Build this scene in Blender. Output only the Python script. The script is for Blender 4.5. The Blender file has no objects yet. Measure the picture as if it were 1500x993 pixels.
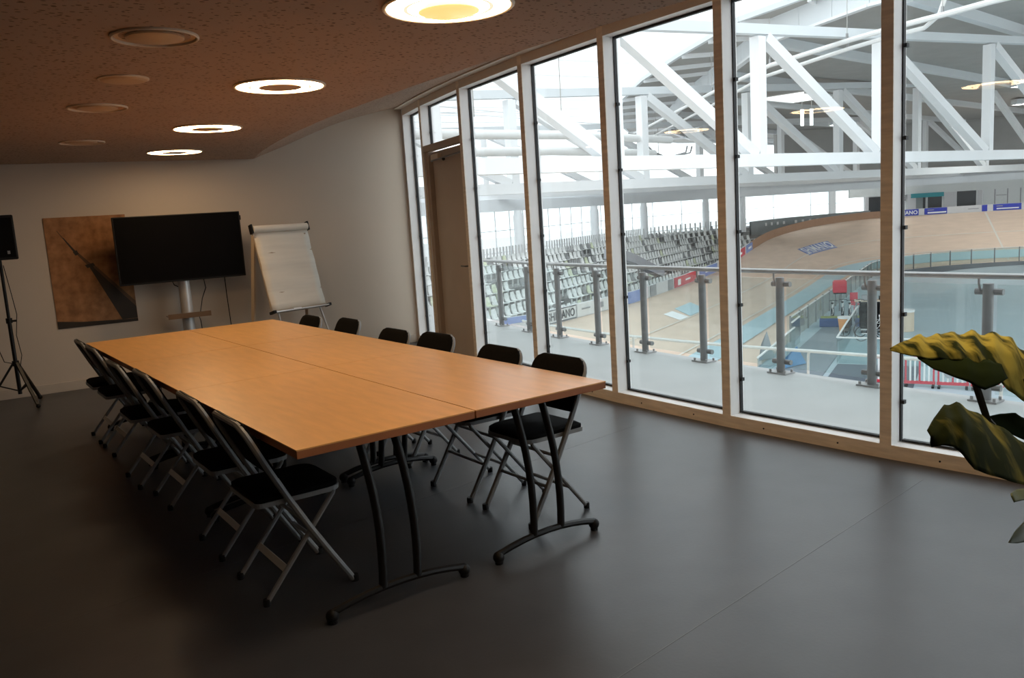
import bpy, bmesh, math, random
from math import sin, cos, pi, radians, sqrt, atan2, hypot
from mathutils import Vector, Matrix, Euler

random.seed(7)
SC = bpy.context.scene
COL = SC.collection

# ------------------------------------------------------------------ camera
cam_d = bpy.data.cameras.new('camera')
cam = bpy.data.objects.new('camera', cam_d)
COL.objects.link(cam)
SC.camera = cam
YAW, PITCH, ROLL, CAM_H, FPX = 0.6190, -0.14982, -0.0630, 1.57, 1218.855
_f = Vector((sin(YAW) * cos(PITCH), cos(YAW) * cos(PITCH), sin(PITCH)))
_r = Vector((cos(YAW), -sin(YAW), 0))
_u = _r.cross(_f)
_r2 = cos(ROLL) * _r + sin(ROLL) * _u
_u2 = -sin(ROLL) * _r + cos(ROLL) * _u
M = Matrix((( _r2.x, _u2.x, -_f.x, 0), (_r2.y, _u2.y, -_f.y, 0), (_r2.z, _u2.z, -_f.z, CAM_H), (0, 0, 0, 1)))
cam.matrix_world = M
cam_d.sensor_fit = 'HORIZONTAL'
cam_d.sensor_width = 36.0
cam_d.lens = FPX / 1500 * 36.0
cam_d.clip_start = 0.05
cam_d.clip_end = 600

# ------------------------------------------------------------------ sky, exposure
world = bpy.data.worlds.new('world')
SC.world = world
world.use_nodes = True
bg = world.node_tree.nodes['Background']
bg.inputs[0].default_value = (0.93, 0.97, 1.0, 1)      # even overcast sky
bg.inputs[1].default_value = 2.1
SC.view_settings.view_transform = 'Standard'
SC.view_settings.look = 'None'
SC.view_settings.gamma = 1
SC.view_settings.exposure = 0.15
SC.view_settings.use_curve_mapping = False
SC.cycles.max_bounces = 10
SC.cycles.diffuse_bounces = 6
SC.cycles.transparent_max_bounces = 24
SC.cycles.transmission_bounces = 8
SC.cycles.sample_clamp_indirect = 6
SC.cycles.use_denoising = True
LAMP = 27.0          # strength of the ceiling lamps' diffusers

# ------------------------------------------------------------------ materials
def mat(name, col, rough=0.5, metal=0.0, var=0.08, scale=6.0, bump=0.0, bscale=40.0, spec=0.5, stretch=None, emit=None, estr=0.0):
    m = bpy.data.materials.new(name)
    m.use_nodes = True
    nt = m.node_tree
    b = nt.nodes['Principled BSDF']
    b.inputs['Roughness'].default_value = rough
    b.inputs['Metallic'].default_value = metal
    b.inputs['Specular IOR Level'].default_value = spec
    tc = nt.nodes.new('ShaderNodeTexCoord')
    mp = nt.nodes.new('ShaderNodeMapping')
    nt.links.new(tc.outputs['Object'], mp.inputs['Vector'])
    if stretch:
        mp.inputs['Scale'].default_value = stretch
    n = nt.nodes.new('ShaderNodeTexNoise')
    n.inputs['Scale'].default_value = scale
    n.inputs['Detail'].default_value = 4
    nt.links.new(mp.outputs[0], n.inputs['Vector'])
    r = nt.nodes.new('ShaderNodeValToRGB')
    c = Vector(col)
    r.color_ramp.elements[0].position = 0.3
    r.color_ramp.elements[1].position = 0.7
    r.color_ramp.elements[0].color = (*(c * (1 - var)), 1)
    r.color_ramp.elements[1].color = (*[min(1, x) for x in c * (1 + var)], 1)
    nt.links.new(n.outputs['Fac'], r.inputs[0])
    nt.links.new(r.outputs[0], b.inputs['Base Color'])
    if bump:
        n2 = nt.nodes.new('ShaderNodeTexNoise')
        n2.inputs['Scale'].default_value = bscale
        nt.links.new(mp.outputs[0], n2.inputs['Vector'])
        bp = nt.nodes.new('ShaderNodeBump')
        bp.inputs['Strength'].default_value = bump
        bp.inputs['Distance'].default_value = 0.01
        nt.links.new(n2.outputs['Fac'], bp.inputs['Height'])
        nt.links.new(bp.outputs[0], b.inputs['Normal'])
    if emit:
        b.inputs['Emission Color'].default_value = (*emit, 1)
        b.inputs['Emission Strength'].default_value = estr
    return m

def glass_mat(name, tint=(0.95, 0.98, 0.97), ior=1.45, haze=0.0, hazecol=(0.8, 0.85, 0.88)):
    m = bpy.data.materials.new(name)
    m.use_nodes = True
    nt = m.node_tree
    nt.nodes.remove(nt.nodes['Principled BSDF'])
    out = nt.nodes['Material Output']
    tr = nt.nodes.new('ShaderNodeBsdfTransparent')
    tr.inputs[0].default_value = (*tint, 1)
    gl = nt.nodes.new('ShaderNodeBsdfGlossy')
    gl.inputs['Roughness'].default_value = 0.0
    lw = nt.nodes.new('ShaderNodeLayerWeight')           # Schlick reflectance from the facing angle
    pw = nt.nodes.new('ShaderNodeMath'); pw.operation = 'POWER'
    nt.links.new(lw.outputs['Facing'], pw.inputs[0])
    pw.inputs[1].default_value = 5
    f0 = ((ior - 1) / (ior + 1)) ** 2
    fr = nt.nodes.new('ShaderNodeMath'); fr.operation = 'MULTIPLY_ADD'
    nt.links.new(pw.outputs[0], fr.inputs[0])
    fr.inputs[1].default_value = 1 - f0
    fr.inputs[2].default_value = f0
    mx = nt.nodes.new('ShaderNodeMixShader')
    nt.links.new(fr.outputs[0], mx.inputs[0])
    last = tr.outputs[0]
    if haze:
        df = nt.nodes.new('ShaderNodeBsdfTranslucent')
        df.inputs[0].default_value = (*hazecol, 1)
        m2 = nt.nodes.new('ShaderNodeMixShader')
        ns = nt.nodes.new('ShaderNodeTexNoise')
        ns.inputs['Scale'].default_value = 2.0
        mr = nt.nodes.new('ShaderNodeMapRange')
        mr.inputs['To Min'].default_value = haze * 0.7
        mr.inputs['To Max'].default_value = haze * 1.3
        nt.links.new(ns.outputs['Fac'], mr.inputs['Value'])
        nt.links.new(mr.outputs[0], m2.inputs[0])
        nt.links.new(tr.outputs[0], m2.inputs[1])
        nt.links.new(df.outputs[0], m2.inputs[2])
        last = m2.outputs[0]
    nt.links.new(last, mx.inputs[1])
    nt.links.new(gl.outputs[0], mx.inputs[2])
    nt.links.new(mx.outputs[0], out.inputs['Surface'])
    return m

def emit_mat(name, col, st):
    m = bpy.data.materials.new(name)
    m.use_nodes = True
    nt = m.node_tree
    nt.nodes.remove(nt.nodes['Principled BSDF'])
    e = nt.nodes.new('ShaderNodeEmission')
    e.inputs[0].default_value = (*col, 1)
    e.inputs[1].default_value = st
    nt.links.new(e.outputs[0], nt.nodes['Material Output'].inputs['Surface'])
    return m

def ceiling_mat():
    m = mat('perforated_plaster', (0.42, 0.295, 0.22), 0.85, var=0.04, scale=2)
    nt = m.node_tree
    b = nt.nodes['Principled BSDF']
    ramp = [n for n in nt.nodes if n.type == 'VALTORGB'][0]
    tc = [n for n in nt.nodes if n.type == 'TEX_COORD'][0]
    mp = nt.nodes.new('ShaderNodeMapping')
    mp.inputs['Scale'].default_value = (30, 46, 8)
    nt.links.new(tc.outputs['Object'], mp.inputs['Vector'])
    v = nt.nodes.new('ShaderNodeTexVoronoi')
    v.inputs['Scale'].default_value = 1.0
    nt.links.new(mp.outputs[0], v.inputs['Vector'])
    # hole size differs from cell to cell
    add = nt.nodes.new('ShaderNodeMath'); add.operation = 'MULTIPLY_ADD'
    sep = nt.nodes.new('ShaderNodeSeparateColor')
    nt.links.new(v.outputs['Color'], sep.inputs[0])
    nt.links.new(sep.outputs[0], add.inputs[0])
    add.inputs[1].default_value = 0.20
    add.inputs[2].default_value = 0.13
    lt = nt.nodes.new('ShaderNodeMath'); lt.operation = 'LESS_THAN'
    nt.links.new(v.outputs['Distance'], lt.inputs[0])
    nt.links.new(add.outputs[0], lt.inputs[1])
    mx = nt.nodes.new('ShaderNodeMix'); mx.data_type = 'RGBA'
    nt.links.new(lt.outputs[0], mx.inputs[0])
    nt.links.new(ramp.outputs[0], mx.inputs[6])
    mx.inputs[7].default_value = (0.14, 0.085, 0.06, 1)
    nt.links.new(mx.outputs[2], b.inputs['Base Color'])
    return m

def poster_mat():
    m = mat('sepia_print', (0.32, 0.155, 0.07), 0.7, var=0.34, scale=11, spec=0.2)
    n = [k for k in m.node_tree.nodes if k.type == 'TEX_NOISE'][0]
    n.inputs['Detail'].default_value = 8
    return m

def leaf_mat(name='variegated_leaf', p0=0.40, p1=0.56, sc=22):
    m = mat(name, (0.05, 0.09, 0.02), 0.8, var=0.3, scale=sc, stretch=(2.0, 1, 0.5), spec=0.08)
    r = [n for n in m.node_tree.nodes if n.type == 'VALTORGB'][0].color_ramp
    r.elements[0].color = (0.022, 0.034, 0.006, 1); r.elements[0].position = p0
    r.elements[1].color = (0.46, 0.42, 0.085, 1); r.elements[1].position = p1
    return m

MAT = dict(
    seam=mat('floor_seam', (0.085, 0.086, 0.09), 0.36),
    header=mat('header_paint', (0.74, 0.67, 0.59), 0.6, var=0.02),
    wall_darkened=mat('wall_darkened_paint', (0.34, 0.29, 0.25), 0.8, var=0.02, scale=1.5),  # unseen walls, coloured darker than the back wall to cut bounced light
    floor=mat('linoleum', (0.054, 0.0565, 0.064), 0.36, var=0.12, scale=3.5, bump=0.03, bscale=60),
    ceiling=ceiling_mat(),
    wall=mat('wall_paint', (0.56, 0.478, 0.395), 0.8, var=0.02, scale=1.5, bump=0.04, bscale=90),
    skirting=mat('skirting_paint', (0.50, 0.43, 0.36), 0.6, var=0.03),
    pine=mat('pine_board', (0.90, 0.80, 0.68), 0.55, var=0.12, scale=5, stretch=(8, 1, 8)),
    white_frame=mat('white_frame', (0.90, 0.90, 0.90), 0.45, var=0.02),
    gasket=mat('black_gasket', (0.012, 0.012, 0.014), 0.6, var=0.1),
    door=mat('door_laminate', (0.56, 0.47, 0.39), 0.6, var=0.04, scale=3),
    door_dark=mat('door_jamb', (0.42, 0.34, 0.27), 0.6, var=0.05),
    pane=glass_mat('window_glass', (0.965, 0.985, 0.985)),
    rail_glass=glass_mat('railing_glass', (0.92, 0.96, 0.955), haze=0.025),
    green_glass=glass_mat('fence_glass', (0.86, 0.93, 0.93), haze=0.06, hazecol=(0.6, 0.68, 0.68)),
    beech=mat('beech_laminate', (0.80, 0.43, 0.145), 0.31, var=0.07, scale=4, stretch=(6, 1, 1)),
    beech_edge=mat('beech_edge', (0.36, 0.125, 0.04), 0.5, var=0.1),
    black_metal=mat('black_powder_coat', (0.008, 0.008, 0.009), 0.42, var=0.1, spec=0.3),
    black_plastic=mat('black_plastic', (0.009, 0.009, 0.010), 0.55, var=0.1, spec=0.25),
    silver=mat('silver_tube', (0.27, 0.275, 0.28), 0.5, metal=0.25, var=0.06),
    strap=mat('pale_strap', (0.60, 0.58, 0.54), 0.5, metal=0.2, var=0.06),
    black_fabric=mat('black_fabric', (0.0055, 0.0055, 0.006), 0.9, var=0.2, scale=60, bump=0.2, bscale=300, spec=0.1),
    screen=mat('screen_glass', (0.003, 0.003, 0.0035), 0.35, var=0.1, spec=0.06),
    alu=mat('brushed_aluminium', (0.55, 0.55, 0.55), 0.4, metal=0.5, var=0.05),
    smoked=mat('smoked_perspex', (0.16, 0.10, 0.06), 0.2, var=0.05),
    paper=mat('flip_paper', (0.74, 0.70, 0.63), 0.85, var=0.05, scale=3, stretch=(0.6, 1, 7)),
    board=mat('flip_board', (0.45, 0.36, 0.27), 0.6, var=0.04),
    poster=poster_mat(),
    tower=mat('poster_tower', (0.022, 0.015, 0.010), 0.6, var=0.3, scale=3),
    tower_light=mat('poster_mast', (0.11, 0.055, 0.025), 0.6, var=0.2),
    lamp_on=emit_mat('lamp_diffuser', (1.0, 0.67, 0.36), LAMP),
    lamp_ring=emit_mat('lamp_ring', (1.0, 0.86, 0.62), 0.95),
    lamp_gold=mat('lamp_gold_glass', (0.75, 0.5, 0.18), 0.3, var=0.1, emit=(1, 0.7, 0.25), estr=0.9),
    lamp_cap=mat('lamp_cap', (0.62, 0.42, 0.27), 0.5, var=0.04),
    lamp_trim=mat('lamp_trim', (0.72, 0.60, 0.47), 0.4, var=0.03),
    lamp_off=mat('lamp_off_bowl', (0.58, 0.40, 0.25), 0.45, var=0.06),
    leaf=leaf_mat('variegated_leaf', 0.38, 0.58, 17),
    leaf_mid=leaf_mat('streaked_leaf', 0.52, 0.95, 14),
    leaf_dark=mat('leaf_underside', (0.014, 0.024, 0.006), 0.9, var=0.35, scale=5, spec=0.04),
    leaf_pale=mat('leaf_pale', (0.10, 0.14, 0.06), 0.5, var=0.3),
    stem=mat('plant_stem', (0.05, 0.04, 0.015), 0.5, var=0.2),
    pot=mat('plant_pot', (0.10, 0.09, 0.085), 0.5, var=0.1),
    soil=mat('plant_soil', (0.03, 0.02, 0.014), 0.95, var=0.4, scale=40),
    concrete=mat('balcony_concrete', (0.41, 0.42, 0.42), 0.55, var=0.05, scale=2),
    galv=mat('galvanised_post', (0.24, 0.245, 0.25), 0.5, metal=0.35, var=0.08),
    rail_steel=mat('rail_steel', (0.36, 0.36, 0.36), 0.35, metal=0.6, var=0.05),
    pale_pipe=mat('pale_pipe', (0.55, 0.55, 0.54), 0.5, var=0.03),
    white_pipe=mat('white_pipe', (0.80, 0.80, 0.79), 0.45, var=0.02),
    steel_white=mat('white_painted_steel', (0.84, 0.85, 0.86), 0.5, var=0.02, scale=1),
    deck=mat('roof_deck_grey', (0.42, 0.41, 0.39), 0.8, var=0.05, scale=1),
    fascia=mat('fascia_panel', (0.72, 0.75, 0.77), 0.6, var=0.03, scale=0.7),
    ringbeam=mat('ring_beam_paint', (0.86, 0.88, 0.90), 0.6, var=0.02, scale=0.5),
    sky_glass=glass_mat('skylight_glass', (0.97, 0.98, 0.98), haze=0.10),
    track=mat('track_timber', (0.74, 0.585, 0.47), 0.55, var=0.06, scale=1.2, stretch=(0.6, 0.6, 6)),
    apron=mat('track_apron', (0.55, 0.44, 0.36), 0.6, var=0.05),
    blue_band=mat('pale_blue_band', (0.47, 0.63, 0.69), 0.55, var=0.04),
    track_line=mat('track_line', (0.75, 0.72, 0.66), 0.55, var=0.03),
    barrier_wood=mat('barrier_wood', (0.40, 0.235, 0.15), 0.6, var=0.06),
    barrier_white=mat('barrier_white', (0.68, 0.68, 0.70), 0.6, var=0.03),
    banner_blue=mat('banner_blue', (0.035, 0.055, 0.42), 0.6, var=0.04),
    banner_red=mat('banner_red', (0.62, 0.07, 0.10), 0.6, var=0.04),
    banner_white=mat('banner_white', (0.78, 0.78, 0.78), 0.6, var=0.02),
    banner_grey=mat('banner_grey', (0.33, 0.34, 0.36), 0.6, var=0.04),
    letter_white=mat('letter_white', (0.93, 0.94, 0.95), 0.6, var=0.01),
    letter_dark=mat('letter_dark', (0.05, 0.05, 0.06), 0.6, var=0.05),
    sign_blue=mat('track_sign_blue', (0.24, 0.32, 0.62), 0.6, var=0.04),
    canopy=mat('canopy_slab', (0.36, 0.37, 0.40), 0.6, var=0.05),
    step=mat('stand_concrete', (0.22, 0.22, 0.215), 0.8, var=0.06),
    seat_white=mat('seat_white', (0.86, 0.87, 0.86), 0.5, var=0.03),
    seat_grey=mat('seat_grey', (0.34, 0.345, 0.35), 0.5, var=0.04),
    seat_pale=mat('seat_pale_green', (0.74, 0.78, 0.60), 0.5, var=0.04),
    infield=mat('infield_floor', (0.41, 0.51, 0.56), 0.5, var=0.05, scale=0.3),
    infield_dark=mat('infield_dark', (0.10, 0.125, 0.155), 0.5, var=0.15, scale=0.5),
    ramp=mat('ramp_floor', (0.22, 0.26, 0.29), 0.6, var=0.05),
    ground=mat('outer_ground', (0.6, 0.6, 0.6), 0.9, var=0.05),
    grey_wall=mat('grey_hoarding', (0.30, 0.33, 0.335), 0.7, var=0.05),
    dark_open=mat('dark_glazing', (0.022, 0.026, 0.030), 0.3, var=0.2, scale=0.6),
    teal=mat('teal_sign', (0.05, 0.33, 0.38), 0.5, var=0.05),
    pale_panel=mat('pale_panel', (0.80, 0.83, 0.83), 0.5, var=0.03),
    red=mat('red_plastic', (0.55, 0.025, 0.05), 0.5, var=0.06),
    orange=mat('orange_plastic', (0.80, 0.36, 0.14), 0.5, var=0.05),
    blue_mat=mat('blue_mat', (0.04, 0.09, 0.24), 0.7, var=0.1),
    blue_sheet=mat('blue_sheet', (0.10, 0.24, 0.42), 0.6, var=0.1),
    cream=mat('cream_drum', (0.62, 0.50, 0.38), 0.6, var=0.05),
    green_bar=mat('green_bar', (0.30, 0.33, 0.10), 0.6, var=0.1),
    lit=emit_mat('lit_rooflight', (0.98, 1.0, 1.0), 1.6),
    added_fill_glow=emit_mat('added_fill_glow', (1.0, 0.98, 0.94), 85.0),  # glow of the lamps added to brighten the far bend
    tube=emit_mat('lit_tube', (0.97, 1.0, 1.0), 2.2),
)

# ------------------------------------------------------------------ mesh helper
class MB:
    def __init__(s):
        s.v = []; s.f = []; s.mi = []; s.cur = 0
    def add(s, vs, fs):
        o = len(s.v)
        s.v += [tuple(x) for x in vs]
        s.f += [tuple(i + o for i in f) for f in fs]
        s.mi += [s.cur] * len(fs)
        return s
    def box(s, c, size, rot=None, ax=None):
        """c centre, size full sizes; ax = (ex, ey, ez) axes or rot a Matrix"""
        hx, hy, hz = [k / 2 for k in size]
        if ax is None:
            ax = (Vector((1, 0, 0)), Vector((0, 1, 0)), Vector((0, 0, 1)))
            if rot is not None:
                ax = tuple(rot @ a for a in ax)
        c = Vector(c)
        vs = [c + ax[0] * (x * hx) + ax[1] * (y * hy) + ax[2] * (z * hz) for z in (-1, 1) for y in (-1, 1) for x in (-1, 1)]
        return s.add(vs, [(0, 2, 3, 1), (4, 5, 7, 6), (0, 1, 5, 4), (2, 6, 7, 3), (0, 4, 6, 2), (1, 3, 7, 5)])
    def bar(s, a, b, w, h=None, up=(0, 0, 1)):
        """a straight box beam from a to b, w wide, h deep"""
        a, b = Vector(a), Vector(b)
        h = h or w
        d = (b - a); L = d.length; d.normalize()
        up = Vector(up)
        if abs(d.dot(up)) > 0.98:
            up = Vector((1, 0, 0))
        sx = d.cross(up).normalized(); sz = sx.cross(d).normalized()
        return s.box((a + b) / 2, (w, L, h), ax=(sx, d, sz))
    def tube(s, pts, r, n=8, closed=False):
        pts = [Vector(p) for p in pts]
        m = len(pts)
        rs = r if isinstance(r, (list, tuple)) else [r] * m
        t0 = None; vs = []
        for i, p in enumerate(pts):
            if closed:
                t = (pts[(i + 1) % m] - pts[i - 1])
            else:
                t = pts[min(i + 1, m - 1)] - pts[max(i - 1, 0)]
            t.normalize()
            if t0 is None:
                a = Vector((0, 0, 1)) if abs(t.z) < 0.9 else Vector((1, 0, 0))
                n1 = t.cross(a).normalized()
            else:
                n1 = (n1 - t * n1.dot(t)).normalized()
            t0 = t
            n2 = t.cross(n1)
            for k in range(n):
                a = 2 * pi * k / n
                vs.append(p + (n1 * cos(a) + n2 * sin(a)) * rs[i])
        fs = []
        for i in range(m if closed else m - 1):
            j = (i + 1) % m
            for k in range(n):
                l = (k + 1) % n
                fs.append((i * n + k, i * n + l, j * n + l, j * n + k))
        if not closed:
            fs.append(tuple(range(n - 1, -1, -1)))
            fs.append(tuple((m - 1) * n + k for k in range(n)))
        return s.add(vs, fs)
    def lathe(s, prof, n=24, c=(0, 0, 0), cap0=True, cap1=True):
        """prof: list of (r, z)"""
        vs = []; fs = []
        for r, z in prof:
            for k in range(n):
                a = 2 * pi * k / n
                vs.append((c[0] + r * cos(a), c[1] + r * sin(a), c[2] + z))
        for i in range(len(prof) - 1):
            for k in range(n):
                l = (k + 1) % n
                fs.append((i * n + k, i * n + l, (i + 1) * n + l, (i + 1) * n + k))
        if cap0: fs.append(tuple(range(n - 1, -1, -1)))
        if cap1: fs.append(tuple((len(prof) - 1) * n + k for k in range(n)))
        return s.add(vs, fs)
    def ball(s, c, r, n=10, m=6):
        prof = [(max(1e-4, r * sin(pi * i / m)), -r * cos(pi * i / m)) for i in range(m + 1)]
        return s.lathe(prof, n, c)
    def prism(s, poly, z0, z1):
        n = len(poly)
        vs = [(x, y, z0) for x, y in poly] + [(x, y, z1) for x, y in poly]
        fs = [tuple(range(n - 1, -1, -1)), tuple(range(n, 2 * n))]
        fs += [(i, (i + 1) % n, n + (i + 1) % n, n + i) for i in range(n)]
        return s.add(vs, fs)
    def grid(s, rows, thick=None):
        """rows: list of equally long lists of points"""
        nr, nc = len(rows), len(rows[0])
        vs = [p for r in rows for p in r]
        fs = [(i * nc + j, i * nc + j + 1, (i + 1) * nc + j + 1, (i + 1) * nc + j) for i in range(nr - 1) for j in range(nc - 1)]
        return s.add(vs, fs)
    def build(s, name, m, parent=None, smooth=False, sharp=40, loc=None, bevel=0.0, solid=0.0, subd=0):
        me = bpy.data.meshes.new(name)
        me.from_pydata(s.v, [], s.f)
        mats = m if isinstance(m, (list, tuple)) else [m]
        for k in mats:
            me.materials.append(MAT[k])
        if len(mats) > 1:
            me.polygons.foreach_set('material_index', s.mi)
        bm = bmesh.new(); bm.from_mesh(me)
        bmesh.ops.recalc_face_normals(bm, faces=bm.faces)
        bm.to_mesh(me); bm.free()
        if smooth:
            me.polygons.foreach_set('use_smooth', [True] * len(me.polygons))
            try:
                me.set_sharp_from_angle(angle=radians(sharp))
            except Exception:
                pass
        me.update()
        o = bpy.data.objects.new(name, me)
        COL.objects.link(o)
        if parent: o.parent = parent
        if loc: o.location = loc
        if solid:
            md = o.modifiers.new('solid', 'SOLIDIFY'); md.thickness = solid; md.offset = -1
        if bevel:
            md = o.modifiers.new('bevel', 'BEVEL'); md.width = bevel; md.segments = 2; md.limit_method = 'ANGLE'
        if subd:
            md = o.modifiers.new('sub', 'SUBSURF'); md.levels = subd; md.render_levels = subd
        return o

def tag(o, label, cat=None, group=None, kind=None):
    o['label'] = label
    if cat: o['category'] = cat
    if group: o['group'] = group
    if kind: o['kind'] = kind
    return o

def thing(name, label, cat, loc=(0, 0, 0), rz=0.0, group=None, kind=None):
    o = bpy.data.objects.new(name, None)
    o.empty_display_size = 0.1
    COL.objects.link(o)
    o.location = loc; o.rotation_euler = (0, 0, rz)
    return tag(o, label, cat, group, kind)

def dup(root, loc, rz, label):
    r = root.copy(); COL.objects.link(r)
    r.location = loc; r.rotation_euler = (0, 0, rz); r['label'] = label
    for ch in list(root.children):
        c = ch.copy(); COL.objects.link(c); c.parent = r
        for g in list(ch.children):
            d = g.copy(); COL.objects.link(d); d.parent = c
    return r

def text(name, body, size, m, parent, mtx, extrude=0.004, xs=1.0, bold=0.0):
    cu = bpy.data.curves.new(name, 'FONT')
    cu.body = body; cu.size = size; cu.align_x = 'CENTER'; cu.align_y = 'CENTER'; cu.extrude = extrude
    cu.space_character = 1.05; cu.offset = bold
    cu.materials.append(MAT[m])
    o = bpy.data.objects.new(name, cu)
    COL.objects.link(o)
    if parent: o.parent = parent
    bpy.context.view_layer.update()
    me = bpy.data.meshes.new_from_object(o.evaluated_get(bpy.context.evaluated_depsgraph_get()))
    bpy.data.objects.remove(o)
    bpy.data.curves.remove(cu)
    o = bpy.data.objects.new(name, me)
    COL.objects.link(o)
    if parent: o.parent = parent
    o.matrix_local = mtx @ Matrix.Diagonal((xs, 1, 1, 1))
    return o

def wrap_text(name, body, m, parent, c, fn, wx, wy):
    """flat letters fitted into wx by wy and laid onto the surface fn(x, y)"""
    o = text(name, body, 1.0, m, parent, Matrix.Identity(4), 0.0, bold=0.022)
    me = o.data
    xs = [v.co.x for v in me.vertices]; ys = [v.co.y for v in me.vertices]
    x0, x1, y0, y1 = min(xs), max(xs), min(ys), max(ys)
    for v in me.vertices:
        fx = ((v.co.x - x0) / (x1 - x0) - 0.5) * wx; fy = ((v.co.y - y0) / (y1 - y0) - 0.5) * wy
        v.co = fn(fx, fy) - Vector(c)
    me.update()
    return o

def frame_mtx(c, ex, ey):
    ex = Vector(ex).normalized(); ez = ex.cross(Vector(ey)).normalized(); ey = ez.cross(ex)
    return Matrix(((ex.x, ey.x, ez.x, c[0]), (ex.y, ey.y, ez.y, c[1]), (ex.z, ey.z, ez.z, c[2]), (0, 0, 0, 1)))

Z = Vector((0, 0, 1))

# ================================================================== THE ROOM
def A(y):                      # front face of the window wall (an arc in plan)
    return 4.47 + 0.025 * (y - 3.9) ** 2
def tang(y):
    return Vector((0.05 * (y - 3.9), 1, 0)).normalized()
def inward(y):
    t = tang(y); return Vector((-t.y, t.x, 0))
XL, YR = -2.6, -3.6            # left and rear walls, behind the camera's view
def WY(x):                     # back wall line (radial to the arc)
    return 9.957 - 0.10 * x
WALL_E = Vector((1, -0.10, 0)).normalized()
WALL_N = Vector((-0.10, -1, 0)).normalized()      # towards the room

ys = [YR + i * (9.43 - YR) / 20 for i in range(21)]
poly = [(XL, YR)] + [(A(y) + 0.02, y) for y in ys] + [(XL, WY(XL))]
tag(MB().prism(poly, -0.12, 0.0).build('floor', 'floor'), 'dark grey mottled linoleum floor of the meeting room', kind='structure')
MB().bar((-0.6, 1.665, 0.0), (4.3, 2.271, 0.0), 0.005, 0.0016).build('floor_seam', 'seam', bpy.data.objects['floor'])
MB().bar((-0.85, 3.66, 0.0), (4.1, 4.27, 0.0), 0.004, 0.0012).build('floor_seam', 'seam', bpy.data.objects['floor'])

prof = [(-0.25, 2.97), (0, 2.957), (0.2, 2.928), (0.39, 2.882), (0.56, 2.842), (0.74, 2.796), (0.92, 2.737), (1.09, 2.67), (1.27, 2.598), (1.45, 2.524), (1.65, 2.447), (1.85, 2.37), (1.86, 2.37), (4.0, 2.37), (8.5, 2.37)]
rows = []
for i in range(27):
    y = -4.6 + i * 0.56
    n = inward(y)
    rows.append([(A(y) + n.x * d, y + n.y * d, z) for d, z in prof])
mb = MB().grid(rows)
mb.grid([[(x, y, z + 0.08) for x, y, z in r] for r in rows])
tag(mb.build('ceiling', 'ceiling', smooth=True, sharp=18), 'perforated plaster ceiling curving up towards the windows', kind='structure')

mb = MB()
a, b = Vector((XL - 0.1, WY(XL - 0.1), 0)), Vector((5.40, WY(5.40), 0))
mb.box((a + b) / 2 - WALL_N * 0.1 + Z * 1.6, ((b - a).length, 0.2, 3.4), ax=(WALL_E, -WALL_N, Z))
tag(mb.build('wall_back', 'wall'), 'cream painted back wall behind the television', kind='structure')
tag(MB().box((XL - 0.1, (YR + WY(XL)) / 2, 1.4), (0.2, WY(XL) - YR + 0.4, 3.2)).build('wall_left', 'wall_darkened'), 'cream side wall opposite the windows', kind='structure')
tag(MB().box(((XL + A(YR)) / 2, YR - 0.1, 1.4), (A(YR) - XL + 0.4, 0.2, 3.2)).build('wall_rear', 'wall_darkened'), 'cream wall behind the viewer', kind='structure')
mb = MB()
b2 = Vector((5.20, WY(5.20), 0))
mb.box((a + b2) / 2 + WALL_N * 0.008 + Z * 0.05, ((b2 - a).length, 0.016, 0.10), ax=(WALL_E, -WALL_N, Z))
tag(mb.build('baseboard_back', 'skirting', bevel=0.003), 'pale skirting board along the back wall', kind='structure')

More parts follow.
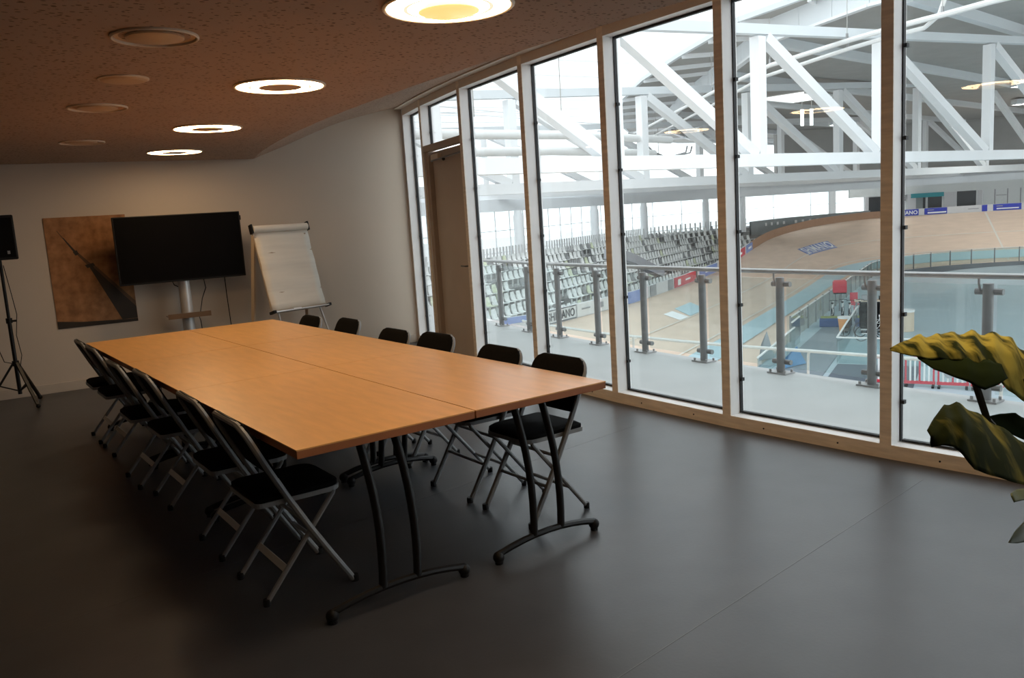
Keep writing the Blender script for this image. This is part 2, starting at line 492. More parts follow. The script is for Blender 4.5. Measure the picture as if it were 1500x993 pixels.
# ---- window wall: mullions and bays
MY = [9.44, 8.66, 7.42, 6.11, 4.95, 3.79, 2.645, 1.48, 0.32, -0.84, -2.0, -3.2]
HEAD = 2.955
def window_bay(k):
    y1, y0 = MY[k], MY[k + 1]            # far and near mullion (far edges)
    w = thing('window_%d' % (k + 1), 'tall fixed window bay %d from the back wall in pine and white frame' % (k + 1), None, (0, 0, 0), kind='structure')
    def P(y, dep=0.0, z=0.0):
        n = inward(y)
        return Vector((A(y) - n.x * dep, y - n.y * dep, z))
    # near mullion of this bay
    t0 = tang(y0 - 0.035); n0 = inward(y0 - 0.035)
    c = P(y0 - 0.035)
    MB().box(c - n0 * 0.003 + Z * HEAD / 2, (0.07, 0.006, HEAD), ax=(t0, -n0, Z)).build('mullion', 'pine', w)
    MB().box(c - n0 * 0.0755 + Z * HEAD / 2, (0.07, 0.139, HEAD), ax=(t0, -n0, Z)).build('mullion_body', 'white_frame', w)
    pa, pb = P(y0), P(y1 - 0.07)
    e = (pb - pa); L = e.length; e.normalize(); no = Vector((e.y, -e.x, 0))     # outward
    mid = (pa + pb) / 2
    door = (k == 1)
    MB().box(mid + no * 0.003 + Z * (HEAD - 0.05), (L, 0.006, 0.10), ax=(e, no, Z)).build('head_board', 'header', w)
    fr = MB().box(mid + no * 0.0755 + Z * (HEAD - 0.05), (L, 0.139, 0.10), ax=(e, no, Z))
    gz0 = 0.135
    if not door:
        MB().box(mid + no * 0.003 + Z * 0.043, (L, 0.006, 0.086), ax=(e, no, Z)).build('sill_board', 'pine', w)
        fr.box(mid + no * 0.0755 + Z * 0.043, (L, 0.139, 0.086), ax=(e, no, Z))
        gz0 = 0.09
    else:
        gz0 = 2.40
    fr.build('frame', 'white_frame', w)
    gz1 = HEAD - 0.10
    g = MB(); gc = mid + no * 0.115
    for sgn in (-1, 1):
        g.box(gc + e * sgn * (L / 2 - 0.005) + Z * (gz0 + gz1) / 2, (0.010, 0.03, gz1 - gz0), ax=(e, no, Z))
    g.box(gc + Z * (gz0 + 0.006), (L - 0.034, 0.03, 0.012), ax=(e, no, Z))
    g.box(gc + Z * (gz1 - 0.008), (L - 0.034, 0.03, 0.016), ax=(e, no, Z))
    g.build('gasket', 'gasket', w)
    MB().box(gc + no * 0.01 + Z * (gz0 + gz1) / 2, (L - 0.03, 0.008, gz1 - gz0 - 0.02), ax=(e, no, Z)).build('pane', 'pane', w)
    for zz in ((0.33, 0.85, 1.35, 1.85, 2.35) if not door else (2.55,)):
        MB().box(gc + e * (L / 2 - 0.024) - no * 0.008 + Z * zz, (0.016, 0.03, 0.022), ax=(e, no, Z)).build('clip', 'gasket', w)
    if not door:
        for q in (0.25, 0.75):
            MB().lathe([(0.006, 0), (0.006, 0.002)], 8).build('screw', 'gasket', w).matrix_local = Matrix.Translation(mid + e * L * (q - 0.5) - no * 0.001 + Z * 0.04) @ (-no).to_track_quat('Z', 'Y').to_matrix().to_4x4()
    return mid, e, no, L
bays = [window_bay(k) for k in range(len(MY) - 1)]
# first mullion against the back wall
t0 = tang(9.39); n0 = inward(9.39)
w0 = thing('trim_1', 'white end jamb of the window wall at the back wall', None, kind='structure')
MB().box(Vector((A(9.402), 9.402, HEAD / 2)) - n0 * 0.004, (0.05, 0.006, HEAD), ax=(t0, -n0, Z)).build('jamb_face', 'white_frame', w0)
MB().box(Vector((A(9.402), 9.402, HEAD / 2)) - n0 * 0.077, (0.05, 0.139, HEAD), ax=(t0, -n0, Z)).build('jamb_body', 'white_frame', w0)

# door in the second bay
mid, e, no, L = bays[1]
d = thing('door_1', 'closed beige door in the window wall under a transom window', None, kind='structure')
MB().box(mid + no * 0.04 + Z * 2.365, (L, 0.08, 0.07), ax=(e, no, Z)).build('transom', 'skirting', d, bevel=0.003)
MB().box(mid + no * 0.10 + Z * 1.165 - e * 0.045, (L - 0.12, 0.05, 2.31), ax=(e, no, Z)).build('door_leaf', 'door', d, bevel=0.004)
MB().box(mid + no * 0.075 + Z * 1.165 + e * (L / 2 - 0.05), (0.1, 0.10, 2.33), ax=(e, no, Z)).build('door_jamb', 'door_dark', d)
MB().box(mid + no * 0.055 + Z * 2.255 + e * (L / 2 - 0.28), (0.24, 0.05, 0.065), ax=(e, no, Z)).build('door_closer', 'lamp_trim', d, bevel=0.006)
c0 = mid + no * 0.02 + Z * 2.215
MB().tube([c0 + e * (L / 2 - 0.2), c0 - e * (L / 2 - 0.03) + Z * 0.02], 0.010, 6).build('closer_arm', 'galv', d)
MB().ball(c0 + Z * -0.01 - e * 0.02, 0.018).build('closer_knob', 'gasket', d)
c0 = mid + no * 0.05 + Z * 1.04 - e * (L / 2 - 0.10)
MB().tube([c0, c0 - no * 0.045, c0 - no * 0.045 + e * 0.12], 0.009, 8).build('door_handle', 'galv', d)

# pine fascia strip where ceiling meets the window head
mb = MB()
pts = [-3.5 + i * (9.40 + 3.5) / 16 for i in range(17)]
for y0, y1 in zip(pts, pts[1:]):
    p0 = Vector((A(y0), y0, 0)) + inward(y0) * 0.05; p1 = Vector((A(y1), y1, 0)) + inward(y1) * 0.05
    mb.bar(p0 + Z * 2.945, p1 + Z * 2.945, 0.10, 0.03)
tag(mb.build('trim_2', 'header'), 'pale strip between the ceiling and the window heads', kind='structure')

# ================================================================== CEILING LAMPS
def lamp(loc, r, on, label, first=False):
    kind = 'lit ceiling lamps' if on else 'unlit ceiling lamps'
    t = thing('ceiling_lamp', label, 'lamp', loc, 0, kind)
    MB().lathe([(r * 0.985, 0.004), (r * 1.0, 0.0), (r * 1.0, -0.006), (r * 0.97, -0.010), (r * 0.94, -0.008), (r * 0.93, 0.004)], 40, cap0=False, cap1=False).build('trim_ring', 'lamp_trim', t, smooth=True)
    if on:
        MB().lathe([(r * 0.945, -0.006), (r * 0.42, -0.008)], 40, cap0=False, cap1=True).build('diffuser', 'lamp_on', t)
        if first:
            MB().lathe([(r * 0.47, -0.009), (r * 0.46, -0.022), (r * 0.38, -0.030), (r * 0.05, -0.033)], 32, cap0=True, cap1=True).build('glass_bowl', 'lamp_gold', t, smooth=True)
        else:
            MB().lathe([(r * 0.46, -0.009), (r * 0.46, -0.012), (r * 0.44, -0.013)], 32).build('centre_cap', 'lamp_cap', t)
    else:
        MB().lathe([(r * 0.92, 0.0), (r * 0.70, 0.004)], 36, cap0=False, cap1=True).build('reflector', 'lamp_off', t)
        MB().lathe([(r * 0.66, 0.0), (r * 0.66, -0.008), (r * 0.55, -0.014), (r * 0.1, -0.017)], 32).build('glass_bowl', 'lamp_off', t, smooth=True)
    if on:
        MB().lathe([(r * 0.68, -0.0095), (r * 0.62, -0.0095)], 40, cap0=False, cap1=False).build('inner_ring', 'lamp_ring', t)
    return t
lamp((1.77, 0.86, 2.368), 0.255, True, 'lit round lamp above the plant, outside the photo')  # added out of view to brighten the leaves, continuing the lit row
lamp((1.808, 2.818, 2.368), 0.255, True, 'nearest lit round lamp, with a gold glass bowl, cut by the photo edge', True)
lamp((1.85, 4.712, 2.368), 0.258, True, 'second lit ring lamp in the ceiling counted from the viewer')
lamp((2.019, 6.714, 2.368), 0.262, True, 'third lit ring lamp in the ceiling, above the middle of the table')
lamp((2.26, 8.652, 2.368), 0.262, True, 'farthest lit ring lamp in the ceiling, close to the back wall')
lamp((0.938, 3.68, 2.368), 0.170, False, 'unlit round lamp nearest the viewer in the left ceiling row')
lamp((1.073, 5.727, 2.368), 0.172, False, 'unlit round lamp in the middle of the left ceiling row')
lamp((1.298, 7.751, 2.368), 0.175, False, 'unlit round lamp at the far end of the left ceiling row')
t = thing('ceiling_vent', 'small flat round cover plate between two unlit lamps', 'vent', (1.017, 4.688, 2.37))
MB().lathe([(0.112, 0.0), (0.112, -0.008), (0.104, -0.014), (0.09, -0.016)], 32).build('cover_plate', 'lamp_off', t, smooth=True)
MB().lathe([(0.122, 0.0), (0.122, -0.006), (0.113, -0.009), (0.113, 0.0)], 32, cap0=False, cap1=False).build('rim', 'lamp_trim', t, smooth=True)

# ================================================================== TABLES
TX = [(1.082, 1.887), (1.893, 2.649)]
TY = [(2.96, 4.6185), (4.6215, 5.997), (6.003, 7.50)]
where = [['near left table, its corner closest to the viewer', 'near right table, beside the two closest black chairs'],
         ['middle left table, between the near and far left tables', 'middle right table, between the near and far right tables'],
         ['far left table, closest to the poster', 'far right table, closest to the flip chart']]
for j, (y0, y1) in enumerate(TY):
    for i, (x0, x1) in enumerate(TX):
        cx, cy = (x0 + x1) / 2, (y0 + y1) / 2
        wx, wy = x1 - x0, y1 - y0
        t = thing('conference_table', 'beech laminate folding table, the ' + where[j][i], 'table', (cx, cy, 0), 0, 'tables pushed together into one block')
        MB().box((0, 0, 0.7375), (wx, wy, 0.005)).build('table_top', 'beech', t)
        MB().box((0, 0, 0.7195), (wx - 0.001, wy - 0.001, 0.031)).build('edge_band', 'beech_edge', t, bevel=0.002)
        mb = MB()
        for sx in (-1, 1):
            mb.box((sx * (wx / 2 - 0.13), 0, 0.69), (0.03, wy - 0.24, 0.028))
        mb.build('rail', 'black_metal', t)
        for sy in (-1, 1):
            yf = sy * (wy / 2 - (0.035 if sy < 0 else 0.07))     # foot; the top of the leg stands further in
            yt = yf - sy * 0.09
            # the left table's uprights stand a little off-centre
            off = 0.0
            ft = MB()
            hw = wx / 2 - 0.09
            ft.tube([(hw * q, yf, 0.045 + 0.036 * (1 - q * q)) for q in (-1, -0.75, -0.5, -0.25, 0, 0.25, 0.5, 0.75, 1)], 0.016, 8)
            lg = ft.build('foot_bar', 'black_metal', t, smooth=True)
            for sx in (-1, 1):
                MB().ball((sx * hw, yf, 0.032), 0.027, 12, 8).build('foot_ball', 'black_plastic', lg, smooth=True)
                MB().lathe([(0.018, 0), (0.018, 0.012)], 10, (sx * hw, yf, 0)).build('glide', 'black_plastic', lg)
                xb = sx * 0.081
                pts = []
                for q in range(9):
                    s_ = q / 8
                    pts.append((xb - 0.012 * s_ + 0.02 * sin(pi * s_), yf + (yt - yf) * s_ ** 1.6, 0.078 + 0.622 * s_))
                MB().tube(pts, 0.0185, 10).build('leg', 'black_metal', t, smooth=True)
            MB().box((-0.01, yt, 0.695), (0.42, 0.06, 0.02)).build('bracket', 'black_metal', t)

# ================================================================== FOLDING CHAIRS
def make_chair():
    t = thing('folding_chair', '', 'chair', (0, 0, 0), 0, 'folding chairs around the table')
    hw = 0.203
    # inverted U: front feet up through the seat to the top of the back
    def F(z):  # forward position of the long tube at height z (bows a little)
        return 0.20 - 0.43 * (z / 0.80) - 0.02 * sin(pi * z / 0.80)
    pts = []
    rc = 0.075
    for z in (0.012, 0.15, 0.30, 0.45, 0.60, 0.79 - rc):
        pts.append((F(z), -hw, z))
    for k in range(1, 6):
        a = k / 6 * pi / 2
        z = 0.79 - rc + rc * sin(a)
        pts.append((F(z), -hw + rc * (1 - cos(a)), z))
    full = pts + [(x, -y, z) for x, y, z in reversed(pts)]
    MB().tube(full, 0.0145, 8).build('frame_tube', 'silver', t, smooth=True)
    for s in (-1, 1):
        MB().tube([(0.150, s * 0.178, 0.428), (0.145, s * 0.178, 0.415), (-0.19, s * 0.178, 0.012)], 0.0115, 8).build('leg', 'silver', t, smooth=True)
        MB().lathe([(0.015, 0), (0.016, 0.02), (0.0145, 0.03)], 10, (-0.19, s * 0.178, 0)).build('foot_cap', 'black_plastic', t)
        MB().lathe([(0.017, 0), (0.018, 0.02), (0.0165, 0.03)], 10, (0.20, s * hw, 0)).build('foot_cap', 'black_plastic', t)
    MB().box((-0.094, 0, 0.135), (0.006, 0.356, 0.03), rot=Matrix.Rotation(radians(38), 3, 'Y')).build('rear_crossbar', 'strap', t)
    MB().tube([(F(0.19), -hw, 0.19), (F(0.19), hw, 0.19)], 0.009, 8).build('front_crossbar', 'silver', t)
    MB().tube([(F(0.33), -hw, 0.33), (F(0.33), hw, 0.33)], 0.009, 8).build('front_crossbar', 'silver', t)
    # seat: rounded plan, tray rim below a cushion
    def plan(x0, x1, w, r, n=5):
        out = []
        for cx, cy, a0 in ((x1 - r, w - r, 0), (x0 + r * .4, w - r * .4, 90), (x0 + r * .4, -w + r * .4, 180), (x1 - r, -w + r, 270)):
            rr = r if cx == x1 - r else r * .4
            for k in range(n):
                a = radians(a0 + 90 * k / (n - 1))
                out.append((cx + rr * cos(a), cy + rr * sin(a)))
        return out
    MB().prism(plan(-0.195, 0.195, 0.188, 0.07), 0.425, 0.445).build('seat_rim', 'silver', t)
    q = plan(-0.19, 0.19, 0.183, 0.068)
    q2 = [(x * 0.90, y * 0.90) for x, y in q]
    mb = MB(); n = len(q)
    vs = [(x, y, 0.445) for x, y in q] + [(x, y, 0.462) for x, y in q] + [(x, y, 0.474) for x, y in q2]
    fs = [tuple(range(n - 1, -1, -1)), tuple(range(2 * n, 3 * n))]
    for lv in (0, 1):
        fs += [(lv * n + i, lv * n + (i + 1) % n, (lv + 1) * n + (i + 1) % n, (lv + 1) * n + i) for i in range(n)]
    mb.add(vs, fs).build('seat', 'black_fabric', t, smooth=True)
    # backrest pad inside the tube
    rows = []
    hb = hw + 0.008
    zs = [0.545, 0.56, 0.60, 0.66, 0.715, 0.745, 0.768, 0.788, 0.801]
    front, back = [], []
    for z in zs:
        k = max(0.0, (z - (0.802 - rc)) / rc)
        wv = hb - rc * (1 - sqrt(max(0, 1 - min(1, k) ** 2)))
        th = 0.030 if 0.55 < z < 0.80 else 0.020
        cols_f, cols_b = [], []
        for j in range(9):
            s = -1 + j / 4
            bow = -0.005 * (1 - s * s)
            th2 = th * (1 - 0.25 * s ** 4)
            cols_f.append((F(z) + bow + th2, s * wv, z)); cols_b.append((F(z) + bow + 0.006, s * wv * 0.985, z))
        front.append(cols_f); back.append(cols_b)
    mb = MB().grid(front); mb.grid(back)
    nf = len(zs) * 9
    loop = [(0, j) for j in range(9)] + [(i, 8) for i in range(1, len(zs))] + [(len(zs) - 1, j) for j in range(7, -1, -1)] + [(i, 0) for i in range(len(zs) - 2, 0, -1)]
    idx = [i * 9 + j for i, j in loop]
    fs = [(idx[k], idx[(k + 1) % len(idx)], idx[(k + 1) % len(idx)] + nf, idx[k] + nf) for k in range(len(idx))]
    mb.f += fs; mb.mi += [0] * len(fs)
    mb.build('backrest', 'black_fabric', t, smooth=True)
    return t
chair0 = make_chair()
LEFT = [(3.51, 'nearest of the row on the dark side of the table'),
        (4.14, 'second from the viewer on the dark side of the table'),
        (5.12, 'third from the viewer on the dark side of the table'),
        (5.69, 'fourth from the viewer on the dark side of the table'),
        (6.68, 'fifth from the viewer on the dark side, overlapping the last one'),
        (7.19, 'last on the dark side, below the poster')]
RIGHT = [(3.43, 'nearest on the window side, behind the right table leg'),
         (3.98, 'second from the viewer on the window side of the table'),
         (4.82, 'third from the viewer on the window side of the table'),
         (5.30, 'fourth from the viewer on the window side, before the door'),
         (6.28, 'fifth from the viewer on the window side of the table'),
         (6.84, 'last on the window side, right under the flip chart')]
first = True
for (y, lab) in LEFT:
    L_ = 'black folding chair, ' + lab
    x, rz = (1.185 if abs(y - 5.70) < .1 else 1.22) + random.uniform(-.008, .008), random.uniform(-.02, .02)
    if first:
        chair0.location = (x, y, 0); chair0.rotation_euler = (0, 0, rz); chair0['label'] = L_; first = False
    else:
        dup(chair0, (x, y, 0), rz, L_)
for (y, lab) in RIGHT:
    dup(chair0, (2.545 + (0.09 if lab[:5] == 'fifth' else 0.065 if lab[:5] == 'third' else 0) + random.uniform(-.006, .006), y, 0), pi + random.uniform(-.02, .02), 'black folding chair, ' + lab)

# ================================================================== BACK WALL: poster, television, flip chart, loudspeaker
RW = Matrix(((WALL_E.x, -WALL_N.x, 0), (WALL_E.y, -WALL_N.y, 0), (0, 0, 1)))
WRZ = atan2(WALL_E.y, WALL_E.x)             # local x along the wall, local y into the wall
def on_wall(x, off, z=0.0):
    return Vector((x, WY(x), z)) + WALL_N * off
t = thing('poster', 'sepia poster of a dark tower with a mast seen from below', 'poster', on_wall(1.567, 0.005, 1.24), WRZ)
PWD, PHT = 0.775, 1.155
MB().box((0, 0, 0), (PWD, 0.006, PHT)).build('print', 'poster', t)
def flat(poly, name, m, yy, th=0.001):
    n = len(poly)
    vs = [(x, yy, z) for x, z in poly] + [(x, yy - th, z) for x, z in poly]
    fs = [tuple(range(n)), tuple(range(2 * n - 1, n - 1, -1))] + [(i, (i + 1) % n, n + (i + 1) % n, n + i) for i in range(n)]
    return MB().add(vs, fs).build(name, m, t)
def pp(u, v):   # fractions of the print from its upper left corner
    return ((u - 0.5) * PWD, (0.5 - v) * PHT)
flat([pp(0.47, 0.45), pp(0.52, 0.44), pp(0.998, 0.84), pp(0.998, 0.97), pp(0.80, 0.97)], 'tower', 'tower', -0.003)
flat([pp(0.52, 0.44), pp(0.56, 0.46), pp(0.998, 0.81), pp(0.998, 0.86), pp(0.53, 0.47)], 'tower_lit_side', 'tower_light', -0.0035)
flat([pp(0.14, 0.12), pp(0.145, 0.115), pp(0.21, 0.185), pp(0.20, 0.19)], 'mast_tip', 'tower_light', -0.003)
flat([pp(0.425, 0.44), pp(0.53, 0.425), pp(0.55, 0.45), pp(0.45, 0.47)], 'tower_collar', 'tower', -0.004)
flat([pp(0.335, 0.33), pp(0.36, 0.32), pp(0.50, 0.43), pp(0.46, 0.445)], 'upper_tower', 'tower_light', -0.003)
flat([pp(0.20, 0.185), pp(0.21, 0.18), pp(0.36, 0.33), pp(0.335, 0.345)], 'mast', 'tower', -0.003)
flat([pp(0.30, 0.315), pp(0.35, 0.30), pp(0.37, 0.335), pp(0.33, 0.35)], 'mast_ring', 'tower', -0.004)
flat([pp(0.0, 0.975), pp(0.0, 0.93), pp(0.30, 0.955), pp(0.85, 0.972), pp(1.0, 0.972), pp(1.0, 1.0), pp(0.0, 1.0)], 'treeline', 'tower', -0.003)

t = thing('television', 'black flat television on a silver column stand before the poster', 'television', on_wall(2.425, 0.36, 0), WRZ)
MB().box((0, 0, 1.425), (1.285, 0.05, 0.71)).build('bezel', 'black_plastic', t, bevel=0.006)
MB().box((0, -0.026, 1.43), (1.255, 0.004, 0.68)).build('screen', 'screen', t)
MB().box((0.647, 0.0, 1.71), (0.012, 0.04, 0.05)).build('infrared_eye', 'black_plastic', t)
MB().lathe([(0.062, 0), (0.062, 1.30)], 24, (0.0, 0.09, 0.02)).build('column', 'alu', t, smooth=True)
MB().lathe([(0.30, 0), (0.30, 0.012), (0.27, 0.022), (0.07, 0.026)], 32, (0, 0.07, 0)).build('base_plate', 'alu', t, smooth=True)
MB().box((0, 0.045, 1.43), (0.35, 0.05, 0.30)).build('mount', 'black_metal', t)
MB().box((0, 0.02, 0.70), (0.44, 0.16, 0.012)).build('shelf', 'smoked', t)
MB().box((0.0, -0.062, 0.70), (0.44, 0.006, 0.055)).build('shelf_lip', 'smoked', t)
for pts in ([(0.20, 0.06, 1.10), (0.22, 0.09, 0.97), (0.17, 0.08, 0.86), (0.13, 0.06, 0.71)], [(0.43, 0.08, 1.10), (0.44, 0.12, 0.85), (0.47, 0.2, 0.45), (0.5, 0.24, 0.02)], [(-0.13, 0.06, 1.10), (-0.1, 0.1, 1.03), (-0.05, 0.10, 1.0)], [(0.10, 0.03, 0.70), (0.12, 0.04, 0.62), (0.14, 0.1, 0.4), (0.2, 0.2, 0.01)]):
    MB().tube(pts, 0.005, 6).build('cable', 'black_plastic', t, smooth=True)

t = thing('flip_chart', 'white paper flip chart easel beside the television', 'easel', on_wall(3.52, 0.62, 0), WRZ + 0.30)
tilt = radians(15)
RT = Matrix.Rotation(-tilt, 3, 'X')        # top leans back into the wall side
def FB(x, s, o=0.0):                       # point on the board: x across, s up the board from its foot, o out of it
    return Vector((x, -0.06, 0.66)) + Vector((0, sin(tilt), cos(tilt))) * s + Vector((0, -cos(tilt), sin(tilt))) * o
ax = (Vector((1, 0, 0)), Vector((0, cos(tilt), -sin(tilt))), Vector((0, sin(tilt), cos(tilt))))
MB().box(FB(0.0, 0.48), (0.70, 0.018, 0.96), ax=ax).build('board', 'board', t, bevel=0.004)
rows = []
for i in range(15):
    s = 0.02 + 0.90 * i / 14
    rows.append([FB(-0.345 + 0.69 * j / 8, s, 0.016 + 0.005 * sin(i * 1.7) + 0.003 * sin(i * 0.9 + j)) for j in range(9)])
MB().grid(rows).build('paper_pad', 'paper', t, smooth=True, solid=0.006)
MB().tube([FB(-0.345, 0.935, 0.022), FB(0.345, 0.935, 0.022)], 0.040, 14).build('rolled_sheet', 'paper', t, smooth=True)
for s in (-1, 1):
    MB().box(FB(s * 0.358, 0.94, 0.015), (0.018, 0.06, 0.10), ax=ax).build('clamp_end', 'black_plastic', t)
    MB().box(FB(s * 0.358, -0.005, 0.04), (0.03, 0.10, 0.03), ax=ax).build('tray_end', 'black_plastic', t)
    MB().tube([FB(s * 0.27, 0.0, 0.0), (s * 0.31, -0.30, 0.01)], 0.011, 8).build('leg', 'alu', t)
MB().box(FB(0.0, -0.008, 0.045), (0.68, 0.09, 0.014), ax=ax).build('pen_tray', 'alu', t)
MB().box(FB(-0.08, -0.002, 0.09), (0.10, 0.012, 0.016), ax=ax).build('pen', 'banner_white', t)
MB().bar((-0.34, 0.17, 1.50), (-0.40, 0.36, 0.01), 0.06, 0.02).build('rear_leg', 'board', t)
MB().bar((0.30, 0.17, 1.50), (0.33, 0.34, 0.01), 0.06, 0.02).build('rear_leg', 'board', t)

t = thing('speaker_stand', 'black tripod stand carrying the loudspeaker by the back wall', 'stand', (0.715, 9.36, 0))
MB().tube([(0, 0, 0.12), (0, 0, 0.86)], 0.019, 10).build('lower_pole', 'black_metal', t, smooth=True)
MB().tube([(0, 0, 0.82), (0, 0, 1.428)], 0.015, 10).build('upper_pole', 'black_metal', t, smooth=True)
MB().lathe([(0.028, 0), (0.028, 0.05)], 12, (0, 0, 0.82)).build('collar', 'black_plastic', t)
MB().tube([(0.0, 0, 0.84), (0.06, -0.02, 0.84)], 0.010, 8).build('knob', 'black_plastic', t)
MB().lathe([(0.03, 0), (0.03, 0.05)], 12, (0, 0, 0.40)).build('hub', 'black_plastic', t)
for k in range(3):
    a = radians(-68 + 120 * k)
    R_ = 0.30
    lg = MB().bar((0.02 * cos(a), 0.02 * sin(a), 0.43), (R_ * cos(a), R_ * sin(a), 0.025), 0.028, 0.02).build('leg', 'black_metal', t)
    MB().ball((R_ * cos(a), R_ * sin(a), 0.022), 0.022).build('rubber_foot', 'black_plastic', lg)
    MB().bar((0.0, 0, 0.15), (0.16 * cos(a), 0.16 * sin(a), 0.22), 0.014, 0.012).build('brace', 'black_metal', t)
MB().tube([(0.02, -0.02, 1.38), (0.05, -0.03, 1.1), (0.07, -0.02, 0.9), (0.04, -0.03, 0.7), (0.06, -0.03, 0.5), (0.02, -0.05, 0.35)], 0.004, 6).build('cable', 'black_plastic', t, smooth=True)
MB().tube([(0.0, -0.02, 0.42), (-0.09, 0.02, 0.45), (-0.13, 0.05, 0.62), (-0.2, 0.1, 0.9), (-0.27, 0.18, 1.1), (-0.22, 0.20, 1.36)], 0.004, 6).build('cable', 'black_plastic', t, smooth=True)
t = thing('loudspeaker', 'black loudspeaker cabinet on the tripod stand, cut by the photo edge', 'speaker', (0.715, 9.36, 1.43), -0.12)
MB().prism([(-0.165, -0.15), (0.165, -0.15), (0.12, 0.16), (-0.12, 0.16)], 0.0, 0.42).build('cabinet', 'black_plastic', t, bevel=0.012)
MB().box((0, -0.152, 0.21), (0.29, 0.006, 0.37)).build('grille', 'black_fabric', t)
MB().box((0.09, -0.156, 0.07), (0.022, 0.004, 0.03)).build('badge', 'galv', t)

# ================================================================== PLANT
def leaf(base, tip, side, wid, name, m, parent, curl=0.0, wave=0.01, droop=0.0, shape=0.55, nw=9, nl=16, loc=Vector()):
    base, tip, side = Vector(base), Vector(tip), Vector(side)
    ax_ = tip - base
    side = (side - ax_ * side.dot(ax_) / ax_.length_squared).normalized()
    nor = side.cross(ax_).normalized()
    rows = []
    for i in range(nl):
        s = i / (nl - 1)
        wv = wid * (sin(pi * min(1, s ** shape)) ** 0.75 + 0.02) * (1 + 0.07 * sin(s * 23))
        c = base + ax_ * s + nor * (droop * sin(pi * s))
        row = []
        for j in range(nw):
            u = -1 + 2 * j / (nw - 1)
            h = curl * (u * u) * wv + wave * sin(s * 26 + u * 2) * abs(u) - 0.006 * (1 - abs(u))
            row.append(c + side * (u * wv) + nor * h - loc)
        rows.append(row)
    return MB().grid(rows).build(name, m, parent, smooth=True, solid=0.0015, subd=1)
PL = Vector((1.86, 0.52, 0))
plant = thing('potted_plant', 'large leaved variegated plant in front of the last window, cut by the photo edge', 'plant', PL)
MB().lathe([(0.13, 0), (0.15, 0.02), (0.185, 0.30), (0.195, 0.32), (0.175, 0.32), (0.165, 0.28)], 28, cap1=False).build('pot', 'pot', plant, smooth=True)
MB().lathe([(0.168, 0.285), (0.05, 0.30)], 24, cap0=False).build('soil', 'soil', plant)
